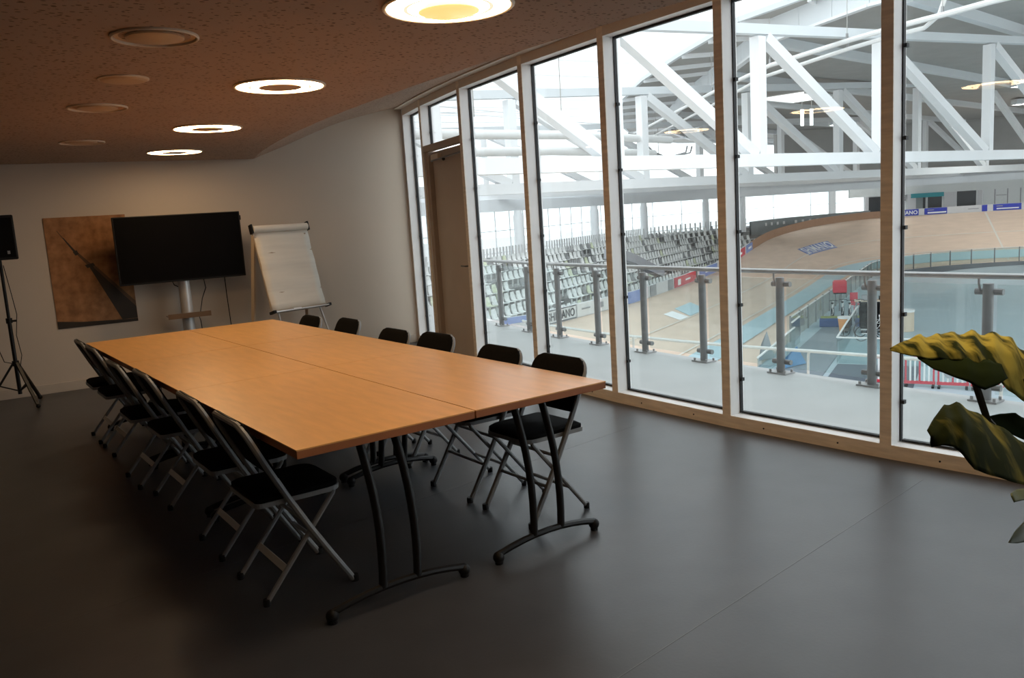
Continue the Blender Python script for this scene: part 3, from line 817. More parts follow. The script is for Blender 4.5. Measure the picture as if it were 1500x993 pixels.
LEAF_ROWS = {   # outline and ribs of each leaf, in metres from the pot
    'leaf_top': [
        [(-0.498, 0.260, 1.297), (-0.497, 0.259, 1.295), (-0.498, 0.259, 1.294), (-0.499, 0.259, 1.293)],
        [(-0.435, 0.265, 1.303), (-0.458, 0.250, 1.298), (-0.466, 0.242, 1.290), (-0.469, 0.236, 1.281)],
        [(-0.385, 0.267, 1.304), (-0.422, 0.242, 1.296), (-0.434, 0.231, 1.285), (-0.437, 0.224, 1.273)],
        [(-0.347, 0.264, 1.297), (-0.388, 0.236, 1.290), (-0.403, 0.220, 1.279), (-0.405, 0.213, 1.268)],
        [(-0.309, 0.262, 1.300), (-0.354, 0.230, 1.290), (-0.374, 0.211, 1.277), (-0.374, 0.202, 1.262)],
        [(-0.275, 0.255, 1.292), (-0.325, 0.220, 1.283), (-0.344, 0.201, 1.271), (-0.345, 0.192, 1.256)],
        [(-0.238, 0.247, 1.293), (-0.294, 0.210, 1.279), (-0.316, 0.192, 1.263), (-0.317, 0.183, 1.242)],
        [(-0.207, 0.236, 1.284), (-0.264, 0.200, 1.271), (-0.288, 0.182, 1.248), (-0.291, 0.173, 1.221)],
        [(-0.175, 0.226, 1.284), (-0.234, 0.189, 1.262), (-0.256, 0.174, 1.230), (-0.268, 0.164, 1.194)],
        [(-0.145, 0.214, 1.267), (-0.194, 0.182, 1.244), (-0.217, 0.167, 1.210), (-0.229, 0.156, 1.170)],
        [(-0.107, 0.207, 1.240), (-0.153, 0.172, 1.215), (-0.174, 0.156, 1.181), (-0.183, 0.144, 1.145)],
        [(-0.056, 0.190, 1.211), (-0.089, 0.158, 1.179), (-0.108, 0.141, 1.151), (-0.119, 0.131, 1.121)],
    ],
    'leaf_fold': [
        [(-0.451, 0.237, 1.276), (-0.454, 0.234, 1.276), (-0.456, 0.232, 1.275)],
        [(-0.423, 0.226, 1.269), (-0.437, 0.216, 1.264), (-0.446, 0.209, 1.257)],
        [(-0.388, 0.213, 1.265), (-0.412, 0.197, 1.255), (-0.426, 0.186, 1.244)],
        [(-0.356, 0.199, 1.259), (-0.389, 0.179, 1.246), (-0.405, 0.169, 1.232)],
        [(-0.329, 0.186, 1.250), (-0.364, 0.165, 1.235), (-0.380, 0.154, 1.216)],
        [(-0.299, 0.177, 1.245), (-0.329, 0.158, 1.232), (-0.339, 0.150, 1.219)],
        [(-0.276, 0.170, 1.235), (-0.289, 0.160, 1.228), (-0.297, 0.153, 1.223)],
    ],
    'leaf_low': [
        [(-0.658, 0.109, 1.210), (-0.664, 0.100, 1.202), (-0.666, 0.100, 1.194), (-0.666, 0.098, 1.187)],
        [(-0.618, 0.120, 1.219), (-0.638, 0.101, 1.209), (-0.643, 0.090, 1.197), (-0.653, 0.089, 1.189)],
        [(-0.564, 0.132, 1.227), (-0.608, 0.100, 1.216), (-0.621, 0.087, 1.199), (-0.633, 0.081, 1.184)],
        [(-0.528, 0.131, 1.225), (-0.583, 0.093, 1.212), (-0.601, 0.080, 1.192), (-0.619, 0.073, 1.168)],
        [(-0.502, 0.122, 1.210), (-0.558, 0.085, 1.193), (-0.581, 0.072, 1.170), (-0.604, 0.064, 1.145)],
        [(-0.473, 0.111, 1.192), (-0.519, 0.077, 1.170), (-0.542, 0.065, 1.150), (-0.569, 0.056, 1.130)],
        [(-0.441, 0.096, 1.169), (-0.473, 0.071, 1.144), (-0.501, 0.056, 1.127), (-0.528, 0.048, 1.113)],
        [(-0.406, 0.079, 1.143), (-0.428, 0.059, 1.119), (-0.445, 0.049, 1.104), (-0.472, 0.042, 1.092)],
        [(-0.356, 0.062, 1.111), (-0.364, 0.051, 1.089), (-0.374, 0.044, 1.079), (-0.387, 0.039, 1.067)],
    ],
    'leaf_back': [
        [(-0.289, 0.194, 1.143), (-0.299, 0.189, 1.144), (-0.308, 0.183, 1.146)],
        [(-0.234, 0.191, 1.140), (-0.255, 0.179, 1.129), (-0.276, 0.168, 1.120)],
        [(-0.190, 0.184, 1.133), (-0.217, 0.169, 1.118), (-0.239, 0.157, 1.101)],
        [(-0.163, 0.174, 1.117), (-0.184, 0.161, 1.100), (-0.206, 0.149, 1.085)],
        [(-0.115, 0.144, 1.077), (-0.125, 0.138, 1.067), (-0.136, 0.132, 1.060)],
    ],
    'leaf_small': [
        [(-0.415, 0.093, 1.053), (-0.420, 0.090, 1.050), (-0.422, 0.084, 1.041)],
        [(-0.385, 0.096, 1.052), (-0.392, 0.088, 1.046), (-0.401, 0.081, 1.040)],
        [(-0.342, 0.090, 1.045), (-0.352, 0.083, 1.040), (-0.362, 0.077, 1.034)],
        [(-0.295, 0.078, 1.031), (-0.300, 0.075, 1.028), (-0.305, 0.072, 1.026)],
    ],
    'leaf_bottom': [
        [(-0.532, 0.045, 1.015), (-0.533, 0.044, 1.015), (-0.535, 0.042, 1.016)],
        [(-0.489, 0.053, 1.020), (-0.504, 0.044, 1.017), (-0.514, 0.038, 1.010)],
        [(-0.443, 0.058, 1.022), (-0.464, 0.046, 1.013), (-0.479, 0.036, 1.003)],
        [(-0.369, 0.054, 1.015), (-0.390, 0.042, 1.005), (-0.402, 0.035, 0.991)],
    ],
}
def refine(rows, k, amp, freq):
    out = []
    P_ = [[Vector(p) for p in r] for r in rows]
    nr, nc = len(P_), len(P_[0])
    for i in range((nr - 1) * k + 1):
        a, fi = min(i // k, nr - 2), 0
        fi = i / k - a
        row = [P_[a][j].lerp(P_[a + 1][j], fi) for j in range(nc)]
        r2 = []
        for j in range((nc - 1) * k + 1):
            b = min(j // k, nc - 2); fj = j / k - b
            p = row[b].lerp(row[b + 1], fj)
            edge = 1 - j / ((nc - 1) * k)              # waves fade from the first edge
            env = min(1, i / (2 * k)) * min(1, ((nr - 1) * k - i) / (2 * k) + 0.3)
            w = amp * env * sin(i / k * freq + 0.8 * j / k) * (0.25 + 0.75 * edge)
            p = p + Vector((-0.35, -0.45, 0.8)) * w
            if amp == 0.002: p = p + Vector((0.004, 0.006, 0.007)) * edge     # the fold tucks in behind the upper blade
            r2.append(p)
        out.append(r2)
    return out
for k_, rows in LEAF_ROWS.items():
    rows = refine(rows, 4, {'leaf_top': 0.0048, 'leaf_low': 0.003, 'leaf_fold': 0.002}.get(k_, 0.0015), 4.4)
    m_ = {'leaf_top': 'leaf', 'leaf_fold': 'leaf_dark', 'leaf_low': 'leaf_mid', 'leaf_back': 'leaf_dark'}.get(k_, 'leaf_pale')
    o = MB().grid(rows).build('leaf' if k_ != 'leaf_fold' else 'leaf_fold', m_, plant, smooth=True, sharp=70, solid=0.0012)
    if k_ == 'leaf_top': o['label'] = 'yellow and green variegated leaf with a wavy edge'
    if k_ == 'leaf_low': o['label'] = 'dark green leaf with a pale streak'
LEAVES = [
    ((1.95, 0.55, 1.20), (2.20, 0.75, 1.25), (0.2, 0.3, 1.0), 0.09, 'leaf', 0.2),
    ((1.95, 0.45, 1.05), (2.15, 0.20, 1.10), (0.2, 0.3, 1.0), 0.09, 'leaf', 0.2),
    ((1.80, 0.45, 0.95), (1.72, 0.18, 0.92), (0.5, 0.1, 1.0), 0.08, 'leaf_dark', 0.2),
]
for k, (b_, t_, s_, w_, m_, cu_) in enumerate(LEAVES):
    leaf(b_, t_, s_, w_, 'leaf', m_, plant, curl=cu_, wave=0.006, droop=0.012, loc=PL)
for pts in ([(0, 0, 0.29), (-0.05, 0.06, 0.7), (-0.20, 0.14, 1.03), (-0.30, 0.185, 1.14), (-0.338, 0.19, 1.215)],
            [(0.01, 0, 0.29), (-0.04, 0.03, 0.7), (-0.16, 0.05, 1.0), (-0.30, 0.07, 1.09)],
            [(0.02, 0.02, 0.29), (0.0, 0.06, 0.7), (-0.06, 0.1, 1.0), (-0.14, 0.13, 1.12)],
            [(0, -0.02, 0.29), (-0.05, 0.02, 0.6), (-0.2, 0.06, 0.9), (-0.30, 0.08, 1.02)],
            [(-0.02, -0.02, 0.29), (-0.1, 0.02, 0.65), (-0.3, 0.05, 0.98), (-0.36, 0.065, 1.05)],
            [(0.03, 0, 0.29), (0.06, 0.01, 0.8), (0.09, 0.03, 1.2)],
            [(0.03, -0.03, 0.29), (0.06, -0.04, 0.7), (0.09, -0.07, 1.05)],
            [(0.0, -0.04, 0.29), (-0.02, -0.05, 0.6), (-0.06, -0.07, 0.95)],
            [(-0.01, 0.01, 0.29), (-0.06, 0.07, 0.7), (-0.18, 0.15, 1.08), (-0.20, 0.165, 1.205)]):
    MB().tube(pts, 0.007, 6).build('stem', 'stem', plant, smooth=True)

# ================================================================== BALCONY AND RAILING
def AO(y, off):
    n = inward(y)
    return Vector((A(y) - n.x * off, y - n.y * off, 0))
yb = [-8 + i * 1.0 for i in range(24)]
def RX(y):                                  # railing line
    return 6.21 + 0.0150 * (y - 3.9) ** 2
inner = [(A(y) + 0.10, y) for y in yb]
outer = [(RX(y) + 0.10, y) for y in reversed(yb)]
tag(MB().prism(inner + outer, -0.30, -0.002).build('balcony_floor', 'concrete'), 'pale concrete balcony floor outside the windows', kind='structure')
rail = thing('balcony_railing', 'steel and glass railing along the balcony outside the windows', 'railing', (RX(3.9), 3.9, 0))
LOCR = Vector(rail.location)
RYS = [-0.6, 0.27, 1.12, 1.97, 2.83, 3.71, 4.59, 5.515, 6.38, 7.21, 8.04, 8.80, 9.63, 10.5, 11.4]
def RP(y, z=0.0, off=0.0):
    t_ = Vector((0.03 * (y - 3.9), 1, 0)).normalized()
    return Vector((RX(y) + t_.y * off, y - t_.x * off, z)) - LOCR, t_
pts = [RP(-1 + i * 0.4, 0.915, 0.0)[0] for i in range(33)]
MB().tube(pts, 0.022, 10).build('handrail', 'rail_steel', rail, smooth=True)
for y in RYS:
    p, t_ = RP(y); no_ = Vector((t_.y, -t_.x, 0))
    po = MB().tube([p + Z * 0.012, p + Z * 0.86], 0.036, 12).build('post', 'galv', rail, smooth=True)
    MB().box(p + Z * 0.006, (0.20, 0.14, 0.012), ax=(t_, no_, Z)).build('base_plate', 'rail_steel', po)
    mb = MB()
    for sx in (-1, 1):
        for sy in (-1, 1):
            mb.lathe([(0.011, 0), (0.011, 0.025)], 6, p + t_ * (sx * 0.078) + no_ * (sy * 0.05) + Z * 0.01)
    b = mb.build('bolts', 'rail_steel', po); b['kind'] = 'stuff'
    for zz, hh in ((0.80, 0.055), (0.10, 0.05)):
        MB().tube([p - t_ * 0.095 + no_ * 0.02 + Z * zz, p + t_ * 0.095 + no_ * 0.02 + Z * zz], 0.024, 8).build('glass_clamp', 'galv', po, smooth=True)
    MB().tube([p + t_ * 0.055 + Z * 0.80, p + t_ * 0.065 + Z * 0.86, p + t_ * 0.065 + Z * 0.91], 0.009, 6).build('rail_bracket', 'rail_steel', po)
for y0, y1 in zip(RYS, RYS[1:]):
    p0, t0 = RP(y0 + 0.05, 0, 0.03); p1, _t = RP(y1 - 0.05, 0, 0.03)
    e_ = (p1 - p0); L_ = e_.length; e_.normalize()
    MB().box((p0 + p1) / 2 + Z * 0.45, (L_, 0.010, 0.80), ax=(e_, Vector((e_.y, -e_.x, 0)), Z)).build('glass_panel', 'rail_glass', rail)

# ================================================================== THE VELODROME HALL (own frame: u along the straight, v across)
O2 = Vector((29.1, 23.68, 0)); DU = Vector((0.91, 0.415, 0)).normalized(); DV = Vector((-DU.y, DU.x, 0))
def UV(u, v, z=0.0):
    return O2 + DU * u + DV * v + Z * z
R0, UA, UB, VC = 15.7, -9.0, 31.5, -15.7
SL = UB - UA
def TP(t, w, z=0.0):
    """t: run along the black line of the near straight (0..40.5), then the far bend; negative = near bend; w: outward from it"""
    if t < 0:
        th = -t / R0
        return UV(UA - (R0 + w) * sin(th), VC + (R0 + w) * cos(th), z)
    if t <= SL:
        return UV(UA + t, w, z)
    th = (t - SL) / R0
    if th <= pi:
        return UV(UB + (R0 + w) * sin(th), VC + (R0 + w) * cos(th), z)
    return UV(UB - (t - SL - pi * R0), 2 * VC - w, z)
def TT(t):                                   # tangent
    return (TP(t + 0.01, 0) - TP(t - 0.01, 0)).normalized()
def lerp(x, xs, fs):
    if x <= xs[0]: return fs[0]
    for a_, b_, fa, fb in zip(xs, xs[1:], fs, fs[1:]):
        if x <= b_:
            s = (x - a_) / (b_ - a_); s = s
            return fa + (fb - fa) * s
    return fs[-1]
TEND = SL + pi * R0
def ZR(t):                                   # height of the outer rim
    if t > SL + pi * R0 / 2:
        t = SL + (TEND - t)
    if t < 20:
        return lerp(-t, [-20, -12, -5, -1, 2, 8, 14, 20], [-3.25, -3.3, -3.1, -3.0, -2.75, -2.2, -1.7, -1.4])
    return lerp(t - SL, [-20.5, -13.5, -8.9, -6.5, -3.5, 0, 3.5, 7.5, 10.5, 12], [-3.25, -3.1, -2.8, -2.55, -2.25, -1.95, -1.6, -1.2, -1.03, -0.98])
ZI = -5.0
def TZ(t, w):
    g = min(1.0, max(0.0, (w + 0.2) / 6.2))
    return ZI + (ZR(t) - ZI) * g
def TS(t, w, dz=0.0):
    return TP(t, w, TZ(t, w) + dz)
TS_LIST = [-40 + i * 1.25 for i in range(int((TEND + 62) / 1.25))]
trk = thing('velodrome_track', 'pale timber banked cycling track of the hall', None, kind='structure')
mb = MB()
WS = [-1.7, -0.2, 0.4, 1.2, 2.0, 3.0, 4.0, 5.0, 6.0]
mb.grid([[TS(t, w) for w in WS] for t in TS_LIST])
mb.build('track_surface', 'track', trk, smooth=True)
def strip(name, m, t0, t1, w0, w1, dz=0.03, step=1.25, parent=None):
    n = max(2, int(abs(t1 - t0) / step) + 1)
    return MB().grid([[TS(t0 + (t1 - t0) * i / (n - 1), w, dz) for w in (w0, w1)] for i in range(n)]).build(name, m, parent or trk, smooth=True)
strip('pale_blue_band', 'blue_band', -36, TEND + 10, 0.05, 1.0)
strip('track_line', 'track_line', -36, TEND + 10, 1.25, 1.32)
strip('track_line', 'track_line', -36, TEND + 10, 3.2, 3.26)
strip('finish_line', 'track_line', 60.3, 60.42, -0.2, 5.9)

# infield
n = 60
poly = [TP(-R0 * pi * 0.98 + i * (TEND + 2 * R0 * pi) / n * 0.86, -1.7) for i in range(n)]
ci = [TP(t, -1.72) for t in [-45 + i * 2.0 for i in range(int((TEND + 45) / 2))]]
ci += [UV(UA, 2 * VC + 1.72)]
tag(MB().prism([(p.x, p.y) for p in ci], ZI - 0.2, ZI - 0.01).build('infield_floor', 'infield'), 'pale blue grey floor inside the track', kind='structure')
apr = thing('infield_apron', 'dark grey floor strip along the inside of the far bend', None, kind='structure')
MB().grid([[TP(t, w, ZI + 0.004) for w in (-1.9, -3.6, -5.4)] for t in [46 + i * 1.5 for i in range(22)]]).build('apron_strip', 'infield_dark', apr)
tag(MB().prism([(-150, -150), (260, -150), (260, 220), (-150, 220)], -6.2, -6.0).build('ground', 'ground'), 'pale ground around the sports hall', kind='structure')

# barrier wall along the rim
def wall_strip(name, m, t0, t1, w, za, zb, parent, thick=0.08, step=1.25):
    n = max(2, int(abs(t1 - t0) / step) + 1)
    mb = MB(); rows = []
    for i in range(n):
        t = t0 + (t1 - t0) * i / (n - 1)
        z0, z1 = za(t), zb(t)
        rows.append([TP(t, w, z0), TP(t, w, z1), TP(t, w + thick, z1), TP(t, w + thick, z0), TP(t, w, z0)])
    mb.grid(rows)
    for r in (rows[0], rows[-1]):
        mb.add(r[:4], [(0, 1, 2, 3)])
    return mb.build(name, m, parent)
bar_ = thing('track_barrier', 'low barrier along the outer rim of the track', None, kind='structure')
wall_strip('barrier_panel', 'barrier_white', -38, 36.0, 6.02, lambda t: ZR(t) - 0.3, lambda t: ZR(t) + 0.62, bar_)
wall_strip('barrier_panel', 'barrier_wood', 36.05, 54.0, 6.02, lambda t: ZR(t) - 0.3, lambda t: ZR(t) + 0.62, bar_)
wall_strip('barrier_panel', 'barrier_white', 54.05, TEND + 8, 6.02, lambda t: ZR(t) - 0.3, lambda t: ZR(t) + 0.62, bar_)

def banner(label, t0, t1, m, group=None, txt=None, tm='letter_white', ts=0.5, h0=0.03, h1=0.60, extra=None):
    tm_ = (t0 + t1) / 2
    c = TP(tm_, 5.99, ZR(tm_) + (h0 + h1) / 2)
    o = thing('advertising_banner', label, 'banner', c, 0, 'banners on the track barrier')
    n = max(2, int(abs(t1 - t0) / 0.8) + 1)
    rows = []
    for i in range(n):
        t = t0 + (t1 - t0) * i / (n - 1)
        rows.append([TP(t, 5.985, ZR(t) + h0) - c, TP(t, 5.985, ZR(t) + h1) - c, TP(t, 6.015, ZR(t) + h1) - c, TP(t, 6.015, ZR(t) + h0) - c, TP(t, 5.985, ZR(t) + h0) - c])
    MB().grid(rows).build('sheet', m, o)
    tg = TT(tm_)
    slope = (ZR(tm_ + .5) - ZR(tm_ - .5))
    ex = Vector((tg.x, tg.y, slope))
    if txt:
        n_in = (TP(tm_, 5.0) - TP(tm_, 6.0)).normalized()
        wrap_text('lettering', txt, tm, o, c, lambda x, y: TP(tm_ + x, 5.96, ZR(tm_ + x) + (h0 + h1) / 2 + y), (t1 - t0) * 0.90, (h1 - h0) * 0.62)
    if extra:
        n_in = (TP(tm_, 5.0) - TP(tm_, 6.0)).normalized()
        for (fx, fz, wx_, hz, em) in extra:
            MB().box(n_in * 0.03 + ex.normalized() * (fx * (t1 - t0) * 1.25) + Z * (fz * (h1 - h0)), (wx_, 0.012, hz), ax=(ex.normalized(), n_in, Z)).build('motif', em, o)
    return o
banner('white banner reading SHIMANO in black on the near barrier', 2.25, 5.1, 'banner_white', txt='SHIMANO', tm='letter_dark', ts=0.62, extra=[(0, 0.46, 2.85, 0.035, 'letter_dark'), (0, -0.46, 2.85, 0.035, 'letter_dark')])
banner('blue banner at the near end of the barrier', -0.9, 0.8, 'sign_blue', h0=0.36, h1=0.60)
banner('white banner with small grey print next to the white SHIMANO one', 5.25, 8.8, 'banner_white', extra=[(-0.2, 0.05, 0.9, 0.06, 'banner_grey'), (0.2, 0.05, 0.3, 0.25, 'banner_grey')])
banner('blue banner with white print seen left of the third railing post', 9.0, 11.0, 'banner_blue', extra=[(0.0, -0.1, 1.1, 0.14, 'letter_white')])
banner('dark blue banner beside the grey square ones', 11.2, 12.9, 'sign_blue')
banner('grey square banner left of the red one', 14.4, 15.3, 'banner_grey')
banner('grey square banner touching the red one', 17.3, 18.1, 'banner_grey')
banner('red banner with a white emblem on the near straight', 18.3, 22.6, 'banner_red', extra=[(-0.25, 0, 0.5, 0.34, 'letter_white'), (0.05, 0, 0.9, 0.10, 'letter_white')])
banner('violet blue banner right of the red one', 23.2, 27.0, 'sign_blue', extra=[(0.0, 0, 1.6, 0.12, 'letter_white')])
banner('red banner where the wooden rim begins', 31.6, 34.4, 'banner_red', extra=[(0.0, 0, 0.8, 0.16, 'letter_white')])
banner('blue banner where the wooden rim begins', 34.8, 36.6, 'sign_blue', extra=[(0.0, 0, 0.9, 0.14, 'letter_white')])
banner('blue banner reading SHIMANO in white on the far bend', 54.2, 56.1, 'banner_blue', txt='SHIMANO', ts=0.56)
banner('blue banner with white print left of the white stretch of barrier', 56.5, 58.0, 'banner_blue', extra=[(0.05, -0.22, 1.7, 0.13, 'letter_white'), (-0.25, 0.2, 0.6, 0.08, 'banner_grey')])
banner('small square blue banner on the white stretch of barrier', 60.17, 60.5, 'banner_blue')
banner('small grey printed patch left of the square blue banner', 59.3, 60.0, 'barrier_white', extra=[(0.0, 0, 0.9, 0.07, 'banner_grey')])
banner('long blue banner with white print at the photo edge', 60.85, 62.5, 'banner_blue', extra=[(0.02, -0.2, 1.8, 0.10, 'letter_white'), (-0.3, 0.2, 0.5, 0.08, 'banner_grey')])

# signs lying on the track
def track_sign(label, t0, t1, w0, w1, m, shear=0.0):
    tc, wc = (t0 + t1) / 2, (w0 + w1) / 2
    c = TS(tc, wc, 0.02)
    o = thing('track_sign', label, 'sign', c)
    rows = []
    for i in range(9):
        s = i / 8
        rows.append([TS(t0 + (t1 - t0) * s + shear * (w - w0), w, 0.02) - c for w in (w0, wc, w1)])
    MB().grid(rows).build('sheet', m, o, solid=0.01)
    return o, c, tc, wc
o, c, tc, wc = track_sign('blue sign reading SHIMANO lying on the banked bend', 42.4, 46.8, 3.1, 4.05, 'sign_blue')
wrap_text('lettering', 'SHIMANO', 'letter_white', o, c, lambda x, y: TS(tc + x, wc + y, 0.07), 4.1, 0.78)
o, c, tc, wc = track_sign('pale blue parallelogram painted on the near straight', 12.6, 15.2, 3.3, 4.3, 'blue_band', 0.6)
o, c, tc, wc = track_sign('white parallelogram painted beside the pale blue one', 11.0, 12.3, 3.3, 4.2, 'letter_white', 0.25)

# grandstand: stepped slabs, seats
NR = 7
def row_w(i): return 6.75 + 1.30 * i
def row_z(i): return -3.42 + 0.30 * i
st = thing('grandstand', 'stepped concrete terraces of the grandstand', None, kind='structure')
for i in range(NR):
    wall_strip('terrace_step', 'step', -24, 52, row_w(i) - 0.40, lambda t: -6.0, lambda t, i=i: max(row_z(i), -9), st, thick=1.30, step=2.0)
wall_strip('rear_walkway', 'step', -24, 52, row_w(NR) - 0.40, lambda t: -6.0, lambda t: row_z(NR), st, thick=4.5, step=2.0)
mb = MB()
for q in range(170):
    t = -18 + q * 0.39
    tg = TT(t); n_ = Vector((tg.y, -tg.x, 0))
    mb.box(TP(t, 16.4, -0.86), (0.20, 0.03, 0.85), ax=(tg, n_, Z))
o = mb.build('rear_fence', 'banner_white', st); o['kind'] = 'stuff'
def seat_mesh():
    mb = MB()
    prof_ = [(-0.20, 0.42), (0.08, 0.40), (0.17, 0.43), (0.22, 0.60), (0.25, 0.80)]   # local +y = outward (backrest)
    rows = []
    for y, z in prof_:
        k = 0.205 if z < 0.78 else 0.155
        rows.append([(-k, y, z + 0.015), (0, y + 0.02 if z > .5 else y, z), (k, y, z + 0.015)])
    mb.grid(rows)
    mb2 = [[(p[0], p[1] + 0.02, p[2] - 0.025) for p in r] for r in rows]
    mb.grid(mb2)
    mb.box((0, 0.12, 0.20), (0.06, 0.06, 0.42))
    return mb
sm = {}
seats = []
for i in range(NR):
    t = -17.0
    while t < 46:
        # aisles
        if abs((t + 100) % 14.5 - 7) > 0.55:
            seats.append((i, t))
        t += 0.56
cw = Vector((0, 0, CAM_H))
def bearing(s):                              # bearing from the meeting room, used to count only what its panes show
    p = TP(s[1], row_w(s[0])); return atan2(p.x, p.y)
seats.sort(key=lambda s: (bearing(s) < 0.566, (TP(s[1], row_w(s[0])) - cw).length))
order = {}
for i in range(NR):
    for q, s in enumerate(sorted([s for s in seats[:300] if s[0] == i], key=bearing)):
        order[s] = q + 1
def ordinal(n):
    return '%d%s' % (n, 'th' if 10 <= n % 100 <= 20 else {1: 'st', 2: 'nd', 3: 'rd'}.get(n % 10, 'th'))
rowname = ['first', 'second', 'third', 'fourth', 'fifth', 'sixth', 'seventh', 'eighth', 'ninth', 'tenth']
cname = dict(seat_white='white', seat_grey='dark grey', seat_pale='pale green')
def pick():
    r = random.random()
    return 'seat_white' if r < 0.80 else ('seat_grey' if r < 0.94 else 'seat_pale')
proto = {}
for k in cname:
    o = seat_mesh().build('stadium_seat', k)
    proto[k] = o
used = set()
rest = {k: MB() for k in cname}
bsm = seat_mesh()
for n_, (i, t) in enumerate(seats):
    k = pick()
    c = TP(t, row_w(i), row_z(i)); tg = TT(t)
    rz = atan2(tg.y, tg.x)
    if n_ < 300:
        if k in used:
            o = proto[k].copy(); COL.objects.link(o)
        else:
            o = proto[k]; used.add(k)
        o.location = c; o.rotation_euler = (0, 0, rz)
        tag(o, '%s plastic seat, %s from the left in the %s row of the grandstand' % (cname[k], ordinal(order[(i, t)]), rowname[i]), 'seat', 'seats in the %s row of the grandstand' % rowname[i])
    else:
        cr, sr = cos(rz), sin(rz)
        rest[k].add([(c.x + x * cr - y * sr, c.y + x * sr + y * cr, c.z + z) for x, y, z in bsm.v], bsm.f)
mb = MB()
for q, k in enumerate(cname):
    mb.cur = q
    mb.add(rest[k].v, rest[k].f)
o = mb.build('stadium_seats', list(cname), None)
tag(o, 'farther white, grey and green seats filling the grandstand', 'seats', kind='stuff')

# grey tilted canopy over a stair in the stand
t = thing('stair_canopy', 'grey sloping roof slab over the stair in the grandstand', 'canopy', TP(16, 7.4, -3.3))
c = Vector(t.location)
top = [(12.3, -0.55), (13.8, -0.72), (15.4, -1.03), (17.2, -1.54), (20.0, -2.25)]
for (ta, za), (tb, zb_) in zip(top, top[1:]):
    vs = [TP(tt, w, zz) - c for w in (7.15, 7.65) for tt, zz in ((ta, za), (tb, zb_), (tb, zb_ - 0.5), (ta, za - 0.5))]
    MB().add(vs, [(0, 1, 2, 3), (7, 6, 5, 4), (0, 4, 5, 1), (1, 5, 6, 2), (2, 6, 7, 3), (3, 7, 4, 0)]).build('slab', 'canopy', t)
for tt, zz in ((12.8, -1.1), (17.0, -2.0), (19.6, -2.6)):
    MB().box(TP(tt, 7.4, (zz - 3.42) / 2) - c, (0.12, 0.12, zz + 3.42)).build('support', 'step', t)

# glazed facade behind the stand
FW = 19.0
ZB, ZT = -1.6, 1.75
k = 20
t = -30.0
while t < 52.0:
    w_ = thing('window_%d' % k, 'glazed facade bay %d behind the grandstand' % (k - 19), None, kind='structure'); k += 1
    a_, b_ = TP(t, FW), TP(t + 3.9, FW)
    e_ = b_ - a_; L_ = e_.length; e_.normalize(); n_ = Vector((e_.y, -e_.x, 0))
    mb = MB()
    for q in (0.0, 0.5):
        p = a_ + e_ * L_ * q
        mb.box(p + Z * (ZB + ZT) / 2, (0.05, 0.06, ZT - ZB), ax=(e_, n_, Z))
    for zz in (-1.0, 0.45):
        mb.box((a_ + b_) / 2 + Z * zz, (L_ - 0.08, 0.06, 0.045), ax=(e_, n_, Z))
    mb.build('frame', 'ringbeam', w_)
    MB().box((a_ + b_) / 2 + Z * (ZB + ZT) / 2, (L_ - 0.02, 0.02, ZT - ZB), ax=(e_, n_, Z)).build('pane', 'pane', w_)
    t += 3.9
fb = thing('wall_hall', 'white ring beam above the hall facade', None, kind='structure')
wall_strip('ring_beam', 'ringbeam', -34, TEND + 14, 17.6, lambda t: 1.72, lambda t: 2.45, fb, thick=1.6, step=2)
wall_strip('upper_ring_beam', 'ringbeam', -34, TEND + 14, 18.1, lambda t: 2.45, lambda t: 3.3, fb, thick=1.1, step=2)
wall_strip('upper_wall', 'deck', 52, TEND + 14, 18.6, lambda t: 3.3, lambda t: 8.6, fb, thick=0.5, step=2)
wall_strip('low_parapet', 'step', -34, 50, 18.9, lambda t: -6.0, lambda t: -1.4, fb, thick=0.3, step=2)
for q, (u_, zb) in enumerate(((-4.5, -1.3), (2.5, -1.3), (11.3, -1.3), (23.4, -1.3), (33.9, -1.3), (44.2, -1.3))):
    tt = u_ + 9
    if u_ <= UB: p = UV(u_, 17.0)
    else:
        x_ = u_ - UB; p = UV(u_, VC + sqrt(max(0, (R0 + 17.0) ** 2 - x_ ** 2)))
    o = MB().lathe([(0.33, zb), (0.33, 1.35), (0.26, 1.55), (0.26, 1.73)], 16, (0, 0, 0)).build('facade_column', 'steel_white', loc=(p.x, p.y, 0), smooth=True)
    tag(o, 'round white column %s' % ['hidden behind the end jamb, first along the facade', 'seen through the narrow pane by the door', 'seen just left of the mullion beside the first tall pane', 'tall between the second and third tall panes', 'behind the stand in the third tall pane, left of two', 'behind the stand in the third tall pane, right of two'][q], 'column', 'columns along the glazed facade')
for (tt, lab) in ((47.6, 'thin white column left in the fourth tall pane'), (53.6, 'thin white column above the wooden rim of the bend')):
    p = TP(tt, 14.0)
    o = MB().lathe([(0.36, -1.6), (0.36, 1.73)], 14).build('facade_column', 'steel_white', loc=(p.x, p.y, 0), smooth=True)
    tag(o, 'round ' + lab, 'column', 'columns along the glazed facade')

